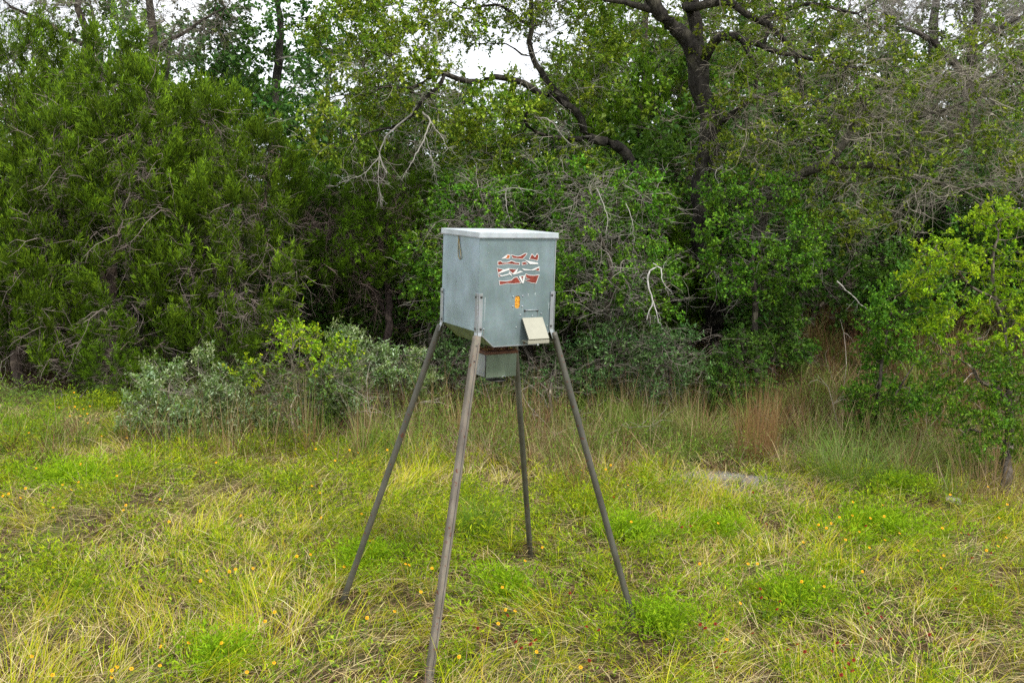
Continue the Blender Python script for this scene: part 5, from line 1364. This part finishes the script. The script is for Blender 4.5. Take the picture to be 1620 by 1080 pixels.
def grow_poly(pts, m_):
    p = np.array(pts, float); n_ = len(p); ar = sum(p[k][0] * p[(k + 1) % n_][1] - p[(k + 1) % n_][0] * p[k][1] for k in range(n_)); sg = 1 if ar > 0 else -1
    out = []
    for k in range(n_):
        a = p[k] - p[k - 1]; b_ = p[(k + 1) % n_] - p[k]; na = np.array([a[1], -a[0]]) / np.hypot(*a) * sg; nb = np.array([b_[1], -b_[0]]) / np.hypot(*b_) * sg
        v = na + nb; l_ = np.hypot(*v); out.append(p[k] + (v / max(l_, .3)) * m_ * min(1.6, 2 / max(l_, .7)))
    return out
M_ORV = plain('orange_faded_vinyl', (.45, .12, .02), .5, nscale=60, var=.5)
for k, pl_ in enumerate(reds):
    wp = [Z9(*q) + [0, -.0006 - .0002 * k, 0] for q in grow_poly(pl_, 7.5)]
    wpl = plate('decal_scrap', wp, (0, -.0006, 0), M_WHITE)
    plate('decal_print', [Z9(*q) + [0, -.0014 - .0002 * k, 0] for q in pl_], (0, -.0004, 0), M_ORV if k in (0,) else M_REDV, wpl)
for k, pl_ in enumerate(whites):
    plate('decal_scrap', [Z9(*q) + [0, -.0035 - .00025 * k, 0] for q in pl_], (0, -.0005, 0), M_WHITE)

# cream louvred cover sticking out of the front sheet
tl, tr = on_plane(824.3, 504.2, -hd - .004), on_plane(855.3, 503.8, -hd - .004)
out = .105
bl, br_ = on_plane(836.5, 538.3, -hd - out), on_plane(869.5, 536.8, -hd - out)
x0_, x1_ = (tl[0] + bl[0]) / 2, (tr[0] + br_[0]) / 2; zt2 = tl[2]; zb2 = bl[2]
dn = unit(np.array([0, -out, zb2 - zt2])); nr = unit(np.cross(dn, [1, 0, 0])); nr = nr if nr[1] < 0 else -nr
cov = plate('sloped_cover', [(x0_, -hd - .004, zt2), (x1_, -hd - .004, zt2), (x1_, -hd - out, zb2), (x0_, -hd - out, zb2)], nr * .014, M_CREAM, bev=.003)
cov['label'] = 'cream louvred cover sloping out of the front sheet'
for k in range(9):
    c0 = np.array([x0_ - .0012, -hd - .004, zt2]) + np.array([0, -out, zb2 - zt2]) * (k + .7) / 9.6
    plate('louvre_slot', [c0 + nr * .003, c0 + nr * .003 + dn * .007, c0 + nr * .011 + dn * .007, c0 + nr * .011], (-.0008, 0, 0), M_SLOT, cov)
plate('cover_lip', [(x0_ - .003, -hd - out + .004, zb2 - .001), (x1_ + .003, -hd - out + .004, zb2 - .001), (x1_ + .003, -hd - out + .004, zb2 - .026), (x0_ - .003, -hd - out + .004, zb2 - .026)], (0, -.010, 0), M_CREAM, cov, .002)
plate('cover_base', [(x0_ + .008, -hd - .004, zb2 - .02), (x1_ - .008, -hd - .004, zb2 - .02), (x1_ - .008, -hd - out + .006, zb2 - .02), (x0_ + .008, -hd - out + .006, zb2 - .02)], (0, 0, .006), M_CREAM, cov)
plate('cover_side', [(x1_ - .006, -hd - .004, zt2 - .01), (x1_ - .006, -hd - out + .006, zb2 - .004), (x1_ - .006, -hd - .004, zb2 - .013)], (-.003, 0, 0), M_CREAM, cov)
kn = np.array([(x0_ + x1_) / 2 - .01, -hd - out - .004, zb2 - .026]); pipe('knob', [kn, kn + [0, -.004, -.006], kn + [0, -.012, -.008]], [.004, .005, .008], M_GALV2, cov, 10)

# funnel, rusty pan, motor box and spinner under the hopper
yb = -hd + .15
A1, A2, A3 = on_plane(769.5, 561.5, yb), on_plane(817.5, 559.5, yb), on_plane(769.5, 598, yb)
cx_ = (A1[0] + A2[0]) / 2; x0_, x1_ = A1[0], A2[0]; z1_, z0_ = A1[2], A3[2]
mb = box('motor_box', (x0_, yb, z0_), (x1_, yb + .15, z1_), M_GREEN, bev=.003)
mb['label'] = 'small galvanised motor box hanging under the hopper'
box('side_door', (x0_ - .004, yb + .008, z0_ + .004), (x0_ - .0005, yb + .142, z1_ - .004), M_GALV2, mb, .001)
pan = box('rusty_pan', (x0_ - .012, yb - .006, z1_ + .0005), (x1_ + .010, yb + .165, z1_ + .022), M_RUST, bev=.003)
box('funnel', (cx_ - .05, yb + .03, z1_ + .022), (cx_ + .05, yb + .13, ZC - .0005), M_RUST, bev=.004)
bb = Buf(); n = 420
pp = np.stack([rng.uniform(x0_ - .008, x1_ + .006, n), rng.uniform(yb - .003, yb + .16, n), np.full(n, z1_ + .026) + rng.random(n) * .012], 1)
leaves(bb, pp, np.concatenate([rng.normal(size=(n, 2)), rng.normal(size=(n, 1)) * .3], 1), rng.uniform(.008, .022, n), rng.uniform(.004, .012, n), palette(n, [(.28, .15, .06), (.15, .07, .035), (.42, .26, .10)], None, .2))
o = bb.build('husk_debris', M_DRY, FT); o['kind'] = 'stuff'
for k in range(4): bolt((x0_ - .004, yb + .03 + .03 * k, z0_ + .03), (-1, 0, 0), .004, M_GALV2, mb)
rg = catmull([np.array([cx_ + .02 + .014 * math.cos(a), yb - .004, z0_ - .001 + .009 * math.sin(a), .0022]) for a in np.linspace(-.3, 3.5, 7)], .005)
pipe('ring_pull', [p[:3] for p in rg], list(rg[:, 3]), M_GALV2, mb, 6)
pipe('hinge', [(x0_ - .006, yb - .001, z0_ + .005), (x0_ - .006, yb - .001, z1_ - .005)], [.004, .004], M_BOLT, mb, 8)
bx_ = on_plane(753, 594, yb + .06)
pipe('spinner_shaft', [(cx_, yb + .075, z0_), (cx_, yb + .075, z0_ - .035)], [.006, .006], M_BOLT, mb, 8)
pipe('spinner_plate', [(cx_, yb + .075, z0_ - .030), (cx_, yb + .075, z0_ - .034)], [.075, .075], M_BOLT, mb, 24)
